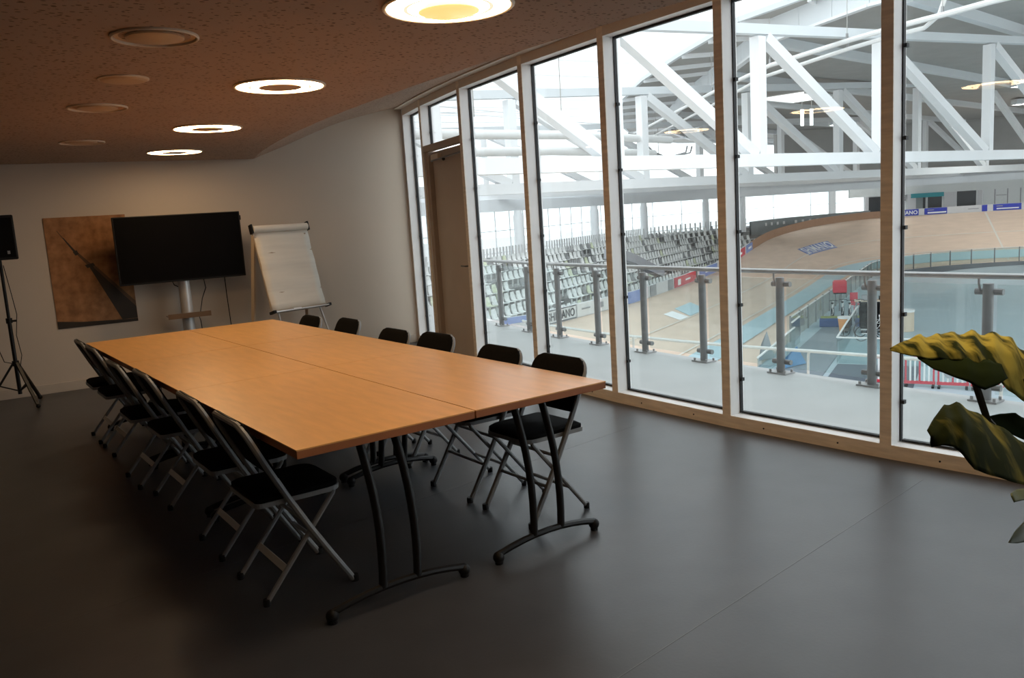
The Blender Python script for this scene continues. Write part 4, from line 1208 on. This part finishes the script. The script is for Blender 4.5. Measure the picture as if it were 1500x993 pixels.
# hoarding behind the bend and the concourse beyond
o = thing('hoarding', 'long grey hoarding behind the wooden rim of the bend', 'hoarding', TP(48, 8.4, -1.2))
c = Vector(o.location)
mb = MB()
rows = []
for i in range(12):
    t = 43.2 + 10.6 * i / 11
    zt = -0.42 + 0.012 * (t - 43)
    rows.append([TP(t, 8.4, -1.6) - c, TP(t, 8.4, zt) - c, TP(t, 8.5, zt) - c, TP(t, 8.5, -1.6) - c])
mb.grid(rows).build('panel', 'grey_wall', o)
for q in range(8):
    t = 45.0 + q * 0.62 + (0.5 if q > 3 else 0)
    MB().box(TP(t, 8.36, -0.78) - c, (0.30, 0.02, 0.26), ax=(TT(t), Vector((TT(t).y, -TT(t).x, 0)), Z)).build('motif', 'banner_white', o)
cc = thing('wall_concourse', 'white concourse wall behind the far bend', None, kind='structure')
def cw_box(name, m, t0, t1, z0, z1, w=12.0, th=0.3, parent=cc):
    return wall_strip(name, m, t0, t1, w, lambda t: z0, lambda t: z1, parent, thick=th, step=0.7)
cw_box('wall_base', 'pale_panel', 54.0, TEND + 6, -6.0, -0.96, 11.6, 0.4)
cw_box('wall_head', 'pale_panel', 54.0, TEND + 6, 0.95, 1.75, 12.1, 0.3)
for t0, t1 in ((54.9, 55.1), (57.35, 57.8), (59.30, 59.95), (61.05, 61.28)):
    cw_box('pier', 'barrier_white', t0, t1, -0.95, 0.95)
for q, (t0, t1, lab) in enumerate(((55.1, 57.35, 'left'), (57.8, 59.30, 'middle'), (59.95, 61.05, 'right'))):
    o = thing('window_%d' % (60 + q), 'dark glazed %s of the concourse behind the far bend' % ['opening right behind the mullion', 'opening under the teal sign', 'opening without a sign'][q], None, TP((t0 + t1) / 2, 12.4, 0), kind='structure')
    c = Vector(o.location)
    wall_ = MB(); rows = []
    for i in range(5):
        t = t0 + (t1 - t0) * i / 4
        rows.append([TP(t, 12.3, -0.95) - c, TP(t, 12.3, 0.95) - c, TP(t, 12.5, 0.95) - c])
    wall_.grid(rows).build('glazing', 'dark_open' if q else 'pale_panel', o)
    for s in (0.0, 0.42, 1.0) if q == 1 else (0.0, 1.0):
        MB().box(TP(t0 + (t1 - t0) * s, 12.22, 0) - c, (0.16, 0.16, 1.9)).build('post', 'steel_white', o)
    if q == 0:
        MB().box(TP(55.45, 12.1, 0.1) - c, (1.2, 0.2, 1.6), ax=(TT(55.4), Vector((TT(55.4).y, -TT(55.4).x, 0)), Z)).build('dark_panel', 'dark_open', o)
        MB().box(TP(56.7, 12.1, 0.62) - c, (1.9, 0.2, 0.55), ax=(TT(56.7), Vector((TT(56.7).y, -TT(56.7).x, 0)), Z)).build('dark_panel', 'dark_open', o)
    if q == 1:
        MB().box(TP(57.95, 12.2, -0.05) - c, (0.9, 0.2, 1.5), ax=(TT(58), Vector((TT(58).y, -TT(58).x, 0)), Z)).build('shutter', 'grey_wall', o)
o = thing('concourse_sign', 'teal sign board above the middle concourse opening', 'sign', TP(58.4, 11.9, 0.78))
tg = TT(58.4)
MB().box((0, 0, 0), (3.1, 0.12, 0.42), ax=(tg, Vector((tg.y, -tg.x, 0)), Z)).build('board', 'teal', o)
for q in range(4):
    t0 = 61.3 + q * 0.62
    o = thing('wall_panel', 'pale glazed concourse panel, %s right of the dark openings' % ['first', 'second', 'third', 'fourth'][q], 'panel', TP(t0 + 0.3, 12.2, 0))
    c = Vector(o.location); tg = TT(t0 + 0.3); n_ = Vector((tg.y, -tg.x, 0))
    MB().box((0, 0, 0), (1.02, 0.06, 1.9), ax=(tg, n_, Z)).build('panel', 'pale_panel', o)
    MB().box(tg * 0.54 + n_ * 0.03, (0.07, 0.10, 1.9), ax=(tg, n_, Z)).build('post', 'banner_grey', o)
    if q == 1:
        MB().box(n_ * 0.05 + Z * 0.35, (0.9, 0.05, 0.05), ax=(tg, n_, Z)).build('rail', 'banner_grey', o)

# glass fence on the inner edge of the track
fe = thing('infield_fence', 'glass fence with posts along the inner edge of the track', 'fence', UV(2, -2.0, ZI))
LF = Vector(fe.location)
def FP(t): return TP(t, -1.78, ZI) - LF
ft = [11.2 + 2.15 * i for i in range(int((TEND - 20) / 2.15))]
for a_, b_ in zip(ft, ft[1:]):
    p0, p1 = FP(a_), FP(b_)
    e_ = p1 - p0; L_ = e_.length; e_.normalize(); n_ = Vector((e_.y, -e_.x, 0))
    MB().box((p0 + p1) / 2 + Z * 0.58, (L_ - 0.06, 0.02, 1.06), ax=(e_, n_, Z)).build('glass_panel', 'green_glass', fe)
    MB().box(p0 + Z * 0.60, (0.07, 0.07, 1.2), ax=(e_, n_, Z)).build('post', 'galv', fe)
    MB().bar(p0 + Z * 1.14, p1 + Z * 1.14, 0.06, 0.05).build('top_rail', 'white_pipe', fe)
def glass_run(label, pts, h, name='ramp_glass_wall', tint='green_glass', top=True, hs=None):
    o = thing(name, label, 'glass wall', pts[0])
    c = Vector(pts[0])
    for q, (a_, b_) in enumerate(zip(pts, pts[1:])):
        ha = hs[q] if hs else h; hb = hs[q + 1] if hs else h
        a_, b_ = Vector(a_) - c, Vector(b_) - c
        e_ = (b_ - a_).normalized(); n_ = Vector((e_.y, -e_.x, 0)) * 0.015
        vs = [a_ - n_, b_ - n_, b_ - n_ + Z * hb, a_ - n_ + Z * ha, a_ + n_, b_ + n_, b_ + n_ + Z * hb, a_ + n_ + Z * ha]
        MB().add(vs, [(0, 1, 2, 3), (7, 6, 5, 4), (0, 4, 5, 1), (1, 5, 6, 2), (2, 6, 7, 3), (3, 7, 4, 0)]).build('glass_panel', tint, o)
        if top: MB().bar(a_ + Z * (ha + 0.02), b_ + Z * (hb + 0.02), 0.06, 0.05).build('top_rail', 'white_pipe', o)
    return o
glass_run('glass wall of the ramp beside the blue band, near part with a sloping top', [UV(-5.8, -2.2, ZI), UV(-3.6, -2.3, ZI), UV(-1.6, -2.4, ZI), UV(-0.3, -2.45, ZI)], 1.0, hs=[0.75, 0.85, 1.0, 1.05])
glass_run('inner glass wall of the ramp, rising past the orange bucket', [UV(-2.4, -4.45, ZI), UV(1.5, -4.25, ZI), UV(7.0, -4.0, ZI)], 1.0)
glass_run('glass wall across the foot of the ramp', [UV(-2.4, -4.5, ZI), UV(-2.5, -7.6, ZI)], 1.0)
glass_run('short glass wall closing the ramp beside the post', [UV(0.4, -2.2, ZI), UV(2.4, -2.15, ZI)], 1.15)
tag(MB().prism([tuple(UV(u, v))[:2] for u, v in ((-8, -2.5), (7.5, -2.4), (7.5, -4.0), (-8, -4.4))], ZI - 0.02, ZI + 0.02).build('ramp_floor', 'ramp'), 'grey ramp floor between the two glass walls', kind='structure')
tag(MB().prism([tuple(UV(u, v))[:2] for u, v in ((-10, -4.6), (-2.6, -4.5), (-2.6, -7.4), (-10, -7.4))], ZI - 0.02, ZI + 0.015).build('trim_3', 'infield_dark'), 'dark floor patch at the foot of the ramp', kind='structure')

# things on the infield
o = thing('red_box', 'red box on a post above the glass fence', 'box', UV(13.1, -2.3, ZI))
MB().tube([(0, 0, 0), (0, 0, 0.9)], 0.05, 8).build('post', 'galv', o)
ax_ = (Vector((0.6, -0.8, 0)), Vector((0.8, 0.6, 0)), Z)
MB().box((0, 0, 1.35), (0.72, 0.5, 0.62), ax=ax_).build('body', 'red', o, bevel=0.03)
MB().box((0, 0, 1.69), (0.62, 0.5, 0.07), ax=ax_).build('lid', 'banner_red', o)
MB().box((0, 0, 1.01), (0.66, 0.46, 0.06), ax=ax_).build('base', 'black_plastic', o)
o = thing('red_chair', 'small red chair behind the glass fence', 'chair', UV(12.5, -3.2, ZI))
MB().box((0, 0, 0.45), (0.45, 0.45, 0.05)).build('seat', 'red', o)
MB().box((0.12, 0.17, 0.78), (0.40, 0.05, 0.6), ax=ax_).build('backrest', 'red', o)
for sx in (-1, 1):
    for sy in (-1, 1):
        MB().box((sx * 0.19, sy * 0.19, 0.22), (0.03, 0.03, 0.44)).build('leg', 'red', o)
o = thing('crash_mat', 'dark blue mat with an olive edge lying on the ramp', 'mat', UV(7.3, -3.15, ZI + 0.02))
e2 = (Vector((0.55, -0.83, 0)).normalized(), Vector((0.83, 0.55, 0)).normalized(), Z)
MB().box((0, 0, 0.18), (1.9, 0.8, 0.36), ax=e2).build('body', 'blue_mat', o, bevel=0.03)
MB().box(e2[1] * 0.28 + Z * 0.40, (1.8, 0.25, 0.09), ax=e2).build('edge', 'green_bar', o)
o = thing('orange_bucket', 'orange bucket with a white rim on the ramp', 'bucket', UV(5.6, -3.6, ZI + 0.02))
MB().lathe([(0.22, 0), (0.30, 0.62), (0.28, 0.62), (0.22, 0.1)], 18, cap1=False).build('body', 'orange', o, smooth=True)
MB().lathe([(0.31, 0.62), (0.32, 0.70), (0.28, 0.70), (0.28, 0.62)], 18, cap0=False, cap1=False).build('rim', 'letter_white', o)
o = thing('cream_drum', 'cream coloured drum standing on the infield floor', 'drum', UV(6.1, -6.15, ZI))
MB().lathe([(0.42, 0), (0.42, 0.95), (0.40, 0.97)], 22).build('body', 'cream', o, smooth=True)
MB().lathe([(0.44, 0.90), (0.45, 0.99), (0.2, 1.02)], 22).build('lid', 'banner_white', o, smooth=True)
o = thing('folding_cart', 'black covered cart at the inner glass wall', 'cart', UV(5.6, -4.75, ZI))
MB().box((0, 0, 0.80), (0.95, 0.8, 1.15), ax=e2).build('cover', 'black_fabric', o, bevel=0.05)
MB().box((0, 0, 0.15), (0.9, 0.75, 0.08), ax=e2).build('deck', 'galv', o)
for sx in (-1, 1):
    for sy in (-1, 1):
        MB().ball(e2[0] * (sx * 0.38) + e2[1] * (sy * 0.3) + Z * 0.06, 0.06, 8, 6).build('wheel', 'black_plastic', o)
def bike(label, p, rz):
    o = thing('bicycle', label, 'bicycle', p, rz, 'bicycles parked on the ramp')
    for x in (-0.5, 0.5):
        MB().tube([(x + 0.33 * cos(a), 0, 0.34 + 0.33 * sin(a)) for a in [2 * pi * k / 16 for k in range(16)]], 0.02, 6, True).build('wheel', 'black_plastic', o)
    MB().tube([(-0.5, 0, 0.34), (0.0, 0, 0.30), (0.42, 0, 0.72), (-0.15, 0, 0.80), (0.0, 0, 0.30)], 0.022, 6).build('frame', 'banner_white', o)
    MB().tube([(0.5, 0, 0.34), (0.42, 0, 0.72), (0.40, 0, 0.95)], 0.02, 6).build('fork', 'banner_white', o)
    MB().tube([(0.40, -0.2, 0.96), (0.44, -0.1, 0.97), (0.44, 0.1, 0.97), (0.40, 0.2, 0.96)], 0.016, 6).build('handlebar', 'black_plastic', o)
    MB().box((-0.17, 0, 0.90), (0.26, 0.10, 0.05)).build('saddle', 'black_plastic', o)
for q in range(5):
    bike('white bicycle parked on the ramp, %s of the row beside the bucket' % ['first', 'second', 'third', 'fourth', 'fifth'][q], UV(9.3 + 0.5 * (q % 2), -2.5 - 0.42 * q, ZI + 0.02), 0.5)
for q in range(2):
    bike('white bicycle inside the inner glass wall, %s the black cart' % ['just before', 'right beside'][q], UV(4.4 - 1.2 * q, -4.9 - 0.2 * q, ZI), -0.5)
o = thing('tool_bench', 'cluttered workbench behind the bicycles', 'bench', UV(11.4, -4.3, ZI))
MB().box((0, 0, 0.80), (2.0, 0.8, 0.06), ax=e2).build('worktop', 'cream', o)
for sx in (-1, 1):
    for sy in (-1, 1):
        MB().box(e2[0] * (sx * 0.9) + e2[1] * (sy * 0.32) + Z * 0.385, (0.06, 0.06, 0.77)).build('leg', 'galv', o)
MB().box(e2[0] * -0.4 + Z * 0.96, (0.5, 0.4, 0.26), ax=e2).build('crate', 'banner_grey', o)
MB().box(e2[0] * 0.4 + Z * 0.93, (0.4, 0.3, 0.20), ax=e2).build('crate', 'black_plastic', o)
for q, (u, v, hh, dx, lab) in enumerate(((-2.0, -1.55, 1.1, 0.6, 'taller grey folded sheet standing at the track edge'), (-3.2, -2.9, 0.7, 1.0, 'blue folded sheet leaning at the foot of the ramp'))):
    o = thing('folded_sheet', lab, 'sheet', UV(u, v, ZI + 0.05))
    vs = [Vector((-dx, -0.2, 0)), Vector((0, 0, 0)), Vector((0.5 * dx, -0.3, 0)), Vector((0.25 * dx, -0.05, hh)), Vector((-0.5 * dx, -0.1, hh * 0.55))]
    MB().add(vs, [(0, 1, 3, 4), (1, 2, 3), (0, 4, 3, 2)]).build('sheet', ['banner_grey', 'blue_sheet'][q], o, solid=0.02)
# red and white barriers
for q in range(4):
    p = UV(-6.05 - 0.02 * q, -6.6 - 0.98 * q, ZI)
    o = thing('crowd_barrier', 'red and white plastic barrier on the infield, %s from the left' % ['first', 'second', 'third', 'fourth'][q], 'barrier', p, atan2(-DV.y, -DV.x))
    MB().box((0, 0, 0.97), (0.94, 0.06, 0.08)).build('top_rail', 'red', o)
    MB().box((0, 0, 0.15), (0.94, 0.06, 0.10)).build('bottom_rail', 'red', o)
    for r_ in range(7):
        MB().box((-0.42 + r_ * 0.14, 0, 0.56), (0.055, 0.04, 0.74)).build('slat', 'red' if r_ % 3 == 0 else 'banner_white', o)
    if q % 2 == 0:
        MB().lathe([(0.16, -0.04), (0.16, 0.04)], 16).build('round_plate', 'banner_grey', o).matrix_local = Matrix.Translation((-0.1, -0.04, 0.5)) @ Matrix.Rotation(pi / 2, 4, 'X')
    for sx in (-1, 1):
        MB().box((sx * 0.4, 0, 0.03), (0.08, 0.4, 0.06)).build('foot', 'black_plastic', o)

# lower white handrail beyond the balcony
o = thing('lower_handrail', 'white tubular handrail below the balcony edge', 'handrail', (11.9, 8.2, -1.0))
c = Vector(o.location)
pts = [(11.75, 16.0, -1), (11.578, 14.876, -1), (11.40, 12.687, -1), (11.519, 10.674, -1), (11.644, 9.504, -1), (11.90, 8.188, -1), (12.084, 7.074, -1), (12.269, 6.01, -1), (12.40, 5.0, -1)]
MB().tube([Vector(p) - c for p in pts], 0.028, 8).build('rail', 'pale_pipe', o, smooth=True)
for p in ((11.93, 8.10), (11.42, 11.8), (12.4, 5.2), (11.6, 15.0)):
    p = Vector((p[0], p[1], -1)) - c
    MB().tube([p, p + Vector((0.15, 0.25, -0.03)), p + Vector((0.22, 0.32, -0.15)), p + Vector((0.24, 0.34, -0.9)), p + Vector((0.24, 0.34, -4.0))], 0.024, 8).build('support', 'pale_pipe', o, smooth=True)

# ================================================================== ROOF
def truss(label, y, x0, x1, zb, ztop, bays_x, slope=0.0, size=0.42):
    """plane truss running along x at depth y"""
    o = thing('roof_truss', label, 'truss', (x0, y, zb), 0, 'white roof trusses')
    def P(x, z): return Vector((x - x0, slope * (x - x0), z - zb))
    MB().bar(P(x0, zb), P(x1, zb), size, size * 0.92).build('bottom_chord', 'steel_white', o)
    MB().bar(P(x0, ztop(x0)), P(x1, ztop(x1)), size * 0.7, size * 0.7).build('top_chord', 'fascia', o)
    for x in bays_x:
        MB().bar(P(x, zb + size * .46), P(x, ztop(x) - size / 2), size * .82, size * .82, up=(0, 1, 0)).build('vertical', 'steel_white', o)
    for xa, xb in zip(bays_x, bays_x[1:]):
        MB().bar(P(xa + 0.3, ztop(xa) - size * 0.5), P(xb - 0.25, zb + size * .4), size * 0.78, size * 0.78, up=(0, 1, 0)).build('diagonal', 'steel_white', o)
    return o
truss('white roof truss nearest to the windows, across all the panes', 17.0, 4.0, 62.0, 2.72, lambda x: 6.1 + 0.047 * (x - 10), [4.3, 10.2, 15.95, 22.1, 28.85, 37.0, 46.0, 56.0])
truss('second white roof truss behind the nearest one', 30.0, 8.0, 84.0, 2.62, lambda x: 7.45 + 0.05 * (x - 38), [14, 22, 30, 38, 46.5, 55.5, 65, 75], size=0.5)
truss('third white roof truss, thinner with distance', 44.0, 14.0, 100.0, 2.7, lambda x: 6.2 + 0.03 * (x - 10), [20, 30, 40, 50, 60, 71, 83, 95], size=0.5)

# opaque deck with its edge lip, soffit and fascia panels
LIP = [(27.5, -4), (27.6, 6), (28.2, 16), (29.8, 23.8), (33.3, 30.3), (37.2, 36.9), (42.2, 44.0), (48, 50.6), (56.2, 58.8), (66, 67.3), (80, 74), (105, 74)]
FAS = [(27.9, -4), (28.1, 6), (28.6, 17.2), (30.6, 22.9), (35.0, 28.4), (38.8, 33.3), (43.8, 39.8), (50.5, 47.5), (58, 54.5), (68, 61), (82, 67), (105, 67)]
dk = thing('roof_deck', 'grey opaque roof deck over the track with a curved edge', None, kind='structure')
mb = MB()
pts = [(x, y) for x, y in FAS] + [(105, -4)]
mb.prism(pts, 8.25, 8.45)
mb.build('deck_plate', 'deck', dk)
mb = MB()
mb.grid([[(l[0], l[1], 9.06), (f[0], f[1], 8.98)] for l, f in zip(LIP, FAS)])
mb.build('soffit', 'deck', dk, solid=0.05)
mb = MB()
for a_, b_ in zip(LIP, LIP[1:]):
    mb.bar((*a_, 9.05), (*b_, 9.05), 0.20, 0.22)
mb.build('edge_lip', 'fascia', dk)
for a_, b_ in zip(FAS, FAS[1:]):
    a_, b_ = Vector((*a_, 0)), Vector((*b_, 0))
    L_ = (b_ - a_).length; nn = max(1, round(L_ / 2.0)); e_ = (b_ - a_).normalized(); n_ = Vector((e_.y, -e_.x, 0))
    for q in range(nn):
        c = a_ + e_ * (L_ * (q + 0.5) / nn)
        MB().box(c + Z * 8.50, (L_ / nn - 0.03, 0.06, 0.98), ax=(e_, n_, Z)).build('panel', 'fascia', dk)
    MB().bar(a_ + Z * 8.0, b_ + Z * 8.0, 0.28, 0.10).build('edge_trim', 'steel_white', dk)
for k_ in range(len(LIP) - 2):
    for s in (0.0, 0.5):
        l = Vector(LIP[k_]).lerp(Vector(LIP[k_ + 1]), s); f = Vector(FAS[k_]).lerp(Vector(FAS[k_ + 1]), s)
        MB().bar((l.x, l.y, 8.90), (f.x, f.y, 8.86), 0.16, 0.22).build('rib', 'steel_white', dk)
for q in range(9):
    y = 2 + q * 7.0
    x0 = lerp(y, [p[1] for p in FAS[:10]], [p[0] for p in FAS[:10]])
    MB().bar((x0 + 0.4, y, 8.05), (104, y + 9, 8.05), 0.35, 0.40).build('rafter', 'fascia', dk)

# skylight: clear roof over the near side, thin purlins and tie rods
sk = thing('skylight_roof', 'clear glazed roof left of the deck', None, kind='structure')
mb = MB()
MB().add([(4.5, -8, 10.4), (34, -8, 10.4), (70, 90, 10.4), (-30, 90, 10.4), (-30, 20, 10.4)], [(0, 1, 2, 3, 4)]).build('glazing', 'sky_glass', sk)
for q in range(16):
    y = 6 + q * 4.6
    MB().bar((-10, y + 4, 10.2), (lerp(y, [p[1] for p in LIP[:10]], [p[0] for p in LIP[:10]]) + 1, y, 10.2), 0.05, 0.07).build('purlin', 'ringbeam', sk)
for (a_, b_) in (((8, 27, 6.1), (26, 33, 6.2)), ((12, 33, 6.0), (30, 40, 7.4)), ((14, 42, 8), (34, 36, 6.2))):
    MB().tube([a_, b_], 0.025, 6).build('tie_rod', 'ringbeam', sk)
for p in ((15.2, 26), (18.8, 28), (24.5, 29.5)):
    MB().tube([(p[0], p[1], 5.4), (p[0], p[1], 10.3)], 0.022, 6).build('hanger', 'deck', sk)
for lab, z, y in (('upper of two white ventilation tubes seen through the left panes', 4.62, 27.0), ('lower of two white ventilation tubes seen through the left panes', 4.05, 28.2)):
    o = MB().tube([(6, y - 1.0, z - 0.2), (16, y, z), (24.0, y + 1.5, z + 0.15), (33, y + 4.0, z + 0.2)], 0.19, 12).build('ventilation_tube', 'white_pipe', smooth=True)
    tag(o, lab, 'duct', 'white tubes under the skylight')

# sprinkler pipes following the deck edge
P1 = [(50, 53, 6.55), (45.75, 48.44, 6.5), (38.34, 37.19, 6.5), (31.2, 26.6, 6.5), (27.5, 20.6, 6.5), (26.1, 16.5, 6.5), (25.62, 14.59, 6.5), (25.4, 13.0, 6.5), (25.1, 11.5, 6.5), (24.9, 4, 6.5)]
P2 = [(57, 60, 6.3), (53.4, 56.6, 6.3), (43.2, 42.0, 6.3), (33.2, 28.0, 6.3), (28.5, 21.6, 6.3), (26.45, 16.7, 6.3), (25.85, 14.73, 6.3), (25.7, 13.7, 6.3), (25.6, 13.2, 6.55), (25.5, 12.9, 7.2), (25.5, 12.8, 8.3)]
o = thing('sprinkler_pipe', 'upper of two parallel white pipes under the roof edge, running straight on', 'pipe', (27.5, 20.6, 6.5), 0, 'white pipes under the roof')
c = Vector(o.location)
MB().tube([Vector(p) - c for p in P1], 0.085, 8).build('tube', 'white_pipe', o, smooth=True)
for p in P1[2:8]:
    MB().box(Vector(p) - c + Z * 0.12, (0.06, 0.06, 0.24)).build('clamp', 'rail_steel', o)
    MB().tube([Vector(p) - c + Z * 0.2, Vector(p) - c + Z * 1.75], 0.012, 5).build('hanger', 'deck', o)
o = thing('sprinkler_pipe', 'lower of two parallel white pipes, bending up to the roof', 'pipe', (28.5, 21.6, 6.3), 0, 'white pipes under the roof')
c = Vector(o.location)
MB().tube([Vector(p) - c for p in P2], 0.070, 8).build('tube', 'white_pipe', o, smooth=True)
for p in P2[2:7]:
    MB().box(Vector(p) - c + Z * 0.10, (0.06, 0.06, 0.2)).build('clamp', 'rail_steel', o)

# lit rooflight and tube lamps under the deck
o = thing('rooflight', 'bright rectangular rooflight in the grey deck', 'rooflight', (51.0, 35.9, 8.18), 0.15)
MB().box((0, 0, 0), (4.6, 3.0, 0.08)).build('pane', 'lit', o)
MB().box((0, 1.6, 0), (4.6, 0.15, 0.16)).build('frame', 'steel_white', o)
MB().box((0, -1.6, 0), (4.6, 0.15, 0.16)).build('frame', 'steel_white', o)
for q in range(2):
    p = (51.0 + 0.55 * q, 35.64 - 0.35 * q, 7.2)
    o = thing('tube_lamp', 'upright lit tube hanging below the rooflight, %s of the pair' % ['left one', 'right one'][q], 'lamp', p, 0, 'lit tubes below the rooflight')
    MB().box((0, 0, -0.4), (0.22, 0.12, 1.1)).build('tube', 'tube', o)
    MB().tube([(0, 0, 0.2), (0, 0, 0.84)], 0.02, 5).build('hanger', 'deck', o)

# added lamps brightening the far bend: deep white housings under the deck, lit underneath
for q, (x, y) in enumerate(((48, 10), (62, 12), (62, 25), (76, 16), (76, 31), (72, 45))):
    o = thing('added_fill_lamp', 'long shaded hall lamp under the deck, ' + ['first', 'second', 'third', 'fourth', 'fifth', 'sixth'][q] + ' counted outwards', 'lamp', (x, y, 8.05), 0.95, 'shaded hall lamps')
    for sx in (-1, 1):
        MB().box((sx * 0.4, 0, -0.12), (0.04, 4.0, 0.44)).build('side', 'fascia', o)
    MB().box((0, 0, 0.08), (0.84, 4.0, 0.04)).build('top', 'fascia', o)
    MB().box((0, 0, 0.04), (0.74, 3.9, 0.02)).build('diffuser', 'added_fill_glow', o)
    for sy in (-1, 1):
        MB().box((0, sy * 1.98, -0.12), (0.76, 0.04, 0.44)).build('end', 'fascia', o)
        MB().tube([(0, sy * 1.5, 0.1), (0, sy * 1.5, 0.3)], 0.03, 6).build('hanger', 'deck', o)

MB().tube([TP(44 + q * 2.5, 17.45, 2.75) for q in range(20)], 0.07, 6).build('conduit', 'seat_grey', fb)
# cable tray hanging below the far end of the deck
o = thing('cable_tray', 'dark ladder shaped cable tray under the far roof edge', 'tray', (46.0, 47.0, 6.0))
c = Vector(o.location)
ca = [(37.4, 38.6, 6.0), (43.1, 43.6, 6.0), (52.0, 51.4, 6.0), (58.0, 56.0, 6.0), (60.3, 56.3, 6.0), (59.5, 54.0, 6.1), (55.5, 50.2, 6.3)]
for dx in (0.0, 0.9):
    MB().tube([Vector(p) - c + Vector((dx, dx * 0.3, 0.0)) for p in ca], 0.07, 6).build('side_rail', 'seat_grey', o, smooth=True)
for a_, b_ in zip(ca[:4], ca[1:5]):
    for q in range(4):
        p = Vector(a_).lerp(Vector(b_), q / 4) - c
        MB().bar(p, p + Vector((0.9, 0.27, 0.0)), 0.06, 0.06).build('rung', 'seat_grey', o)
for p in (ca[1], ca[3]):
    MB().tube([Vector(p) - c, Vector(p) - c + Z * 3.0], 0.03, 5).build('hanger', 'deck', o)
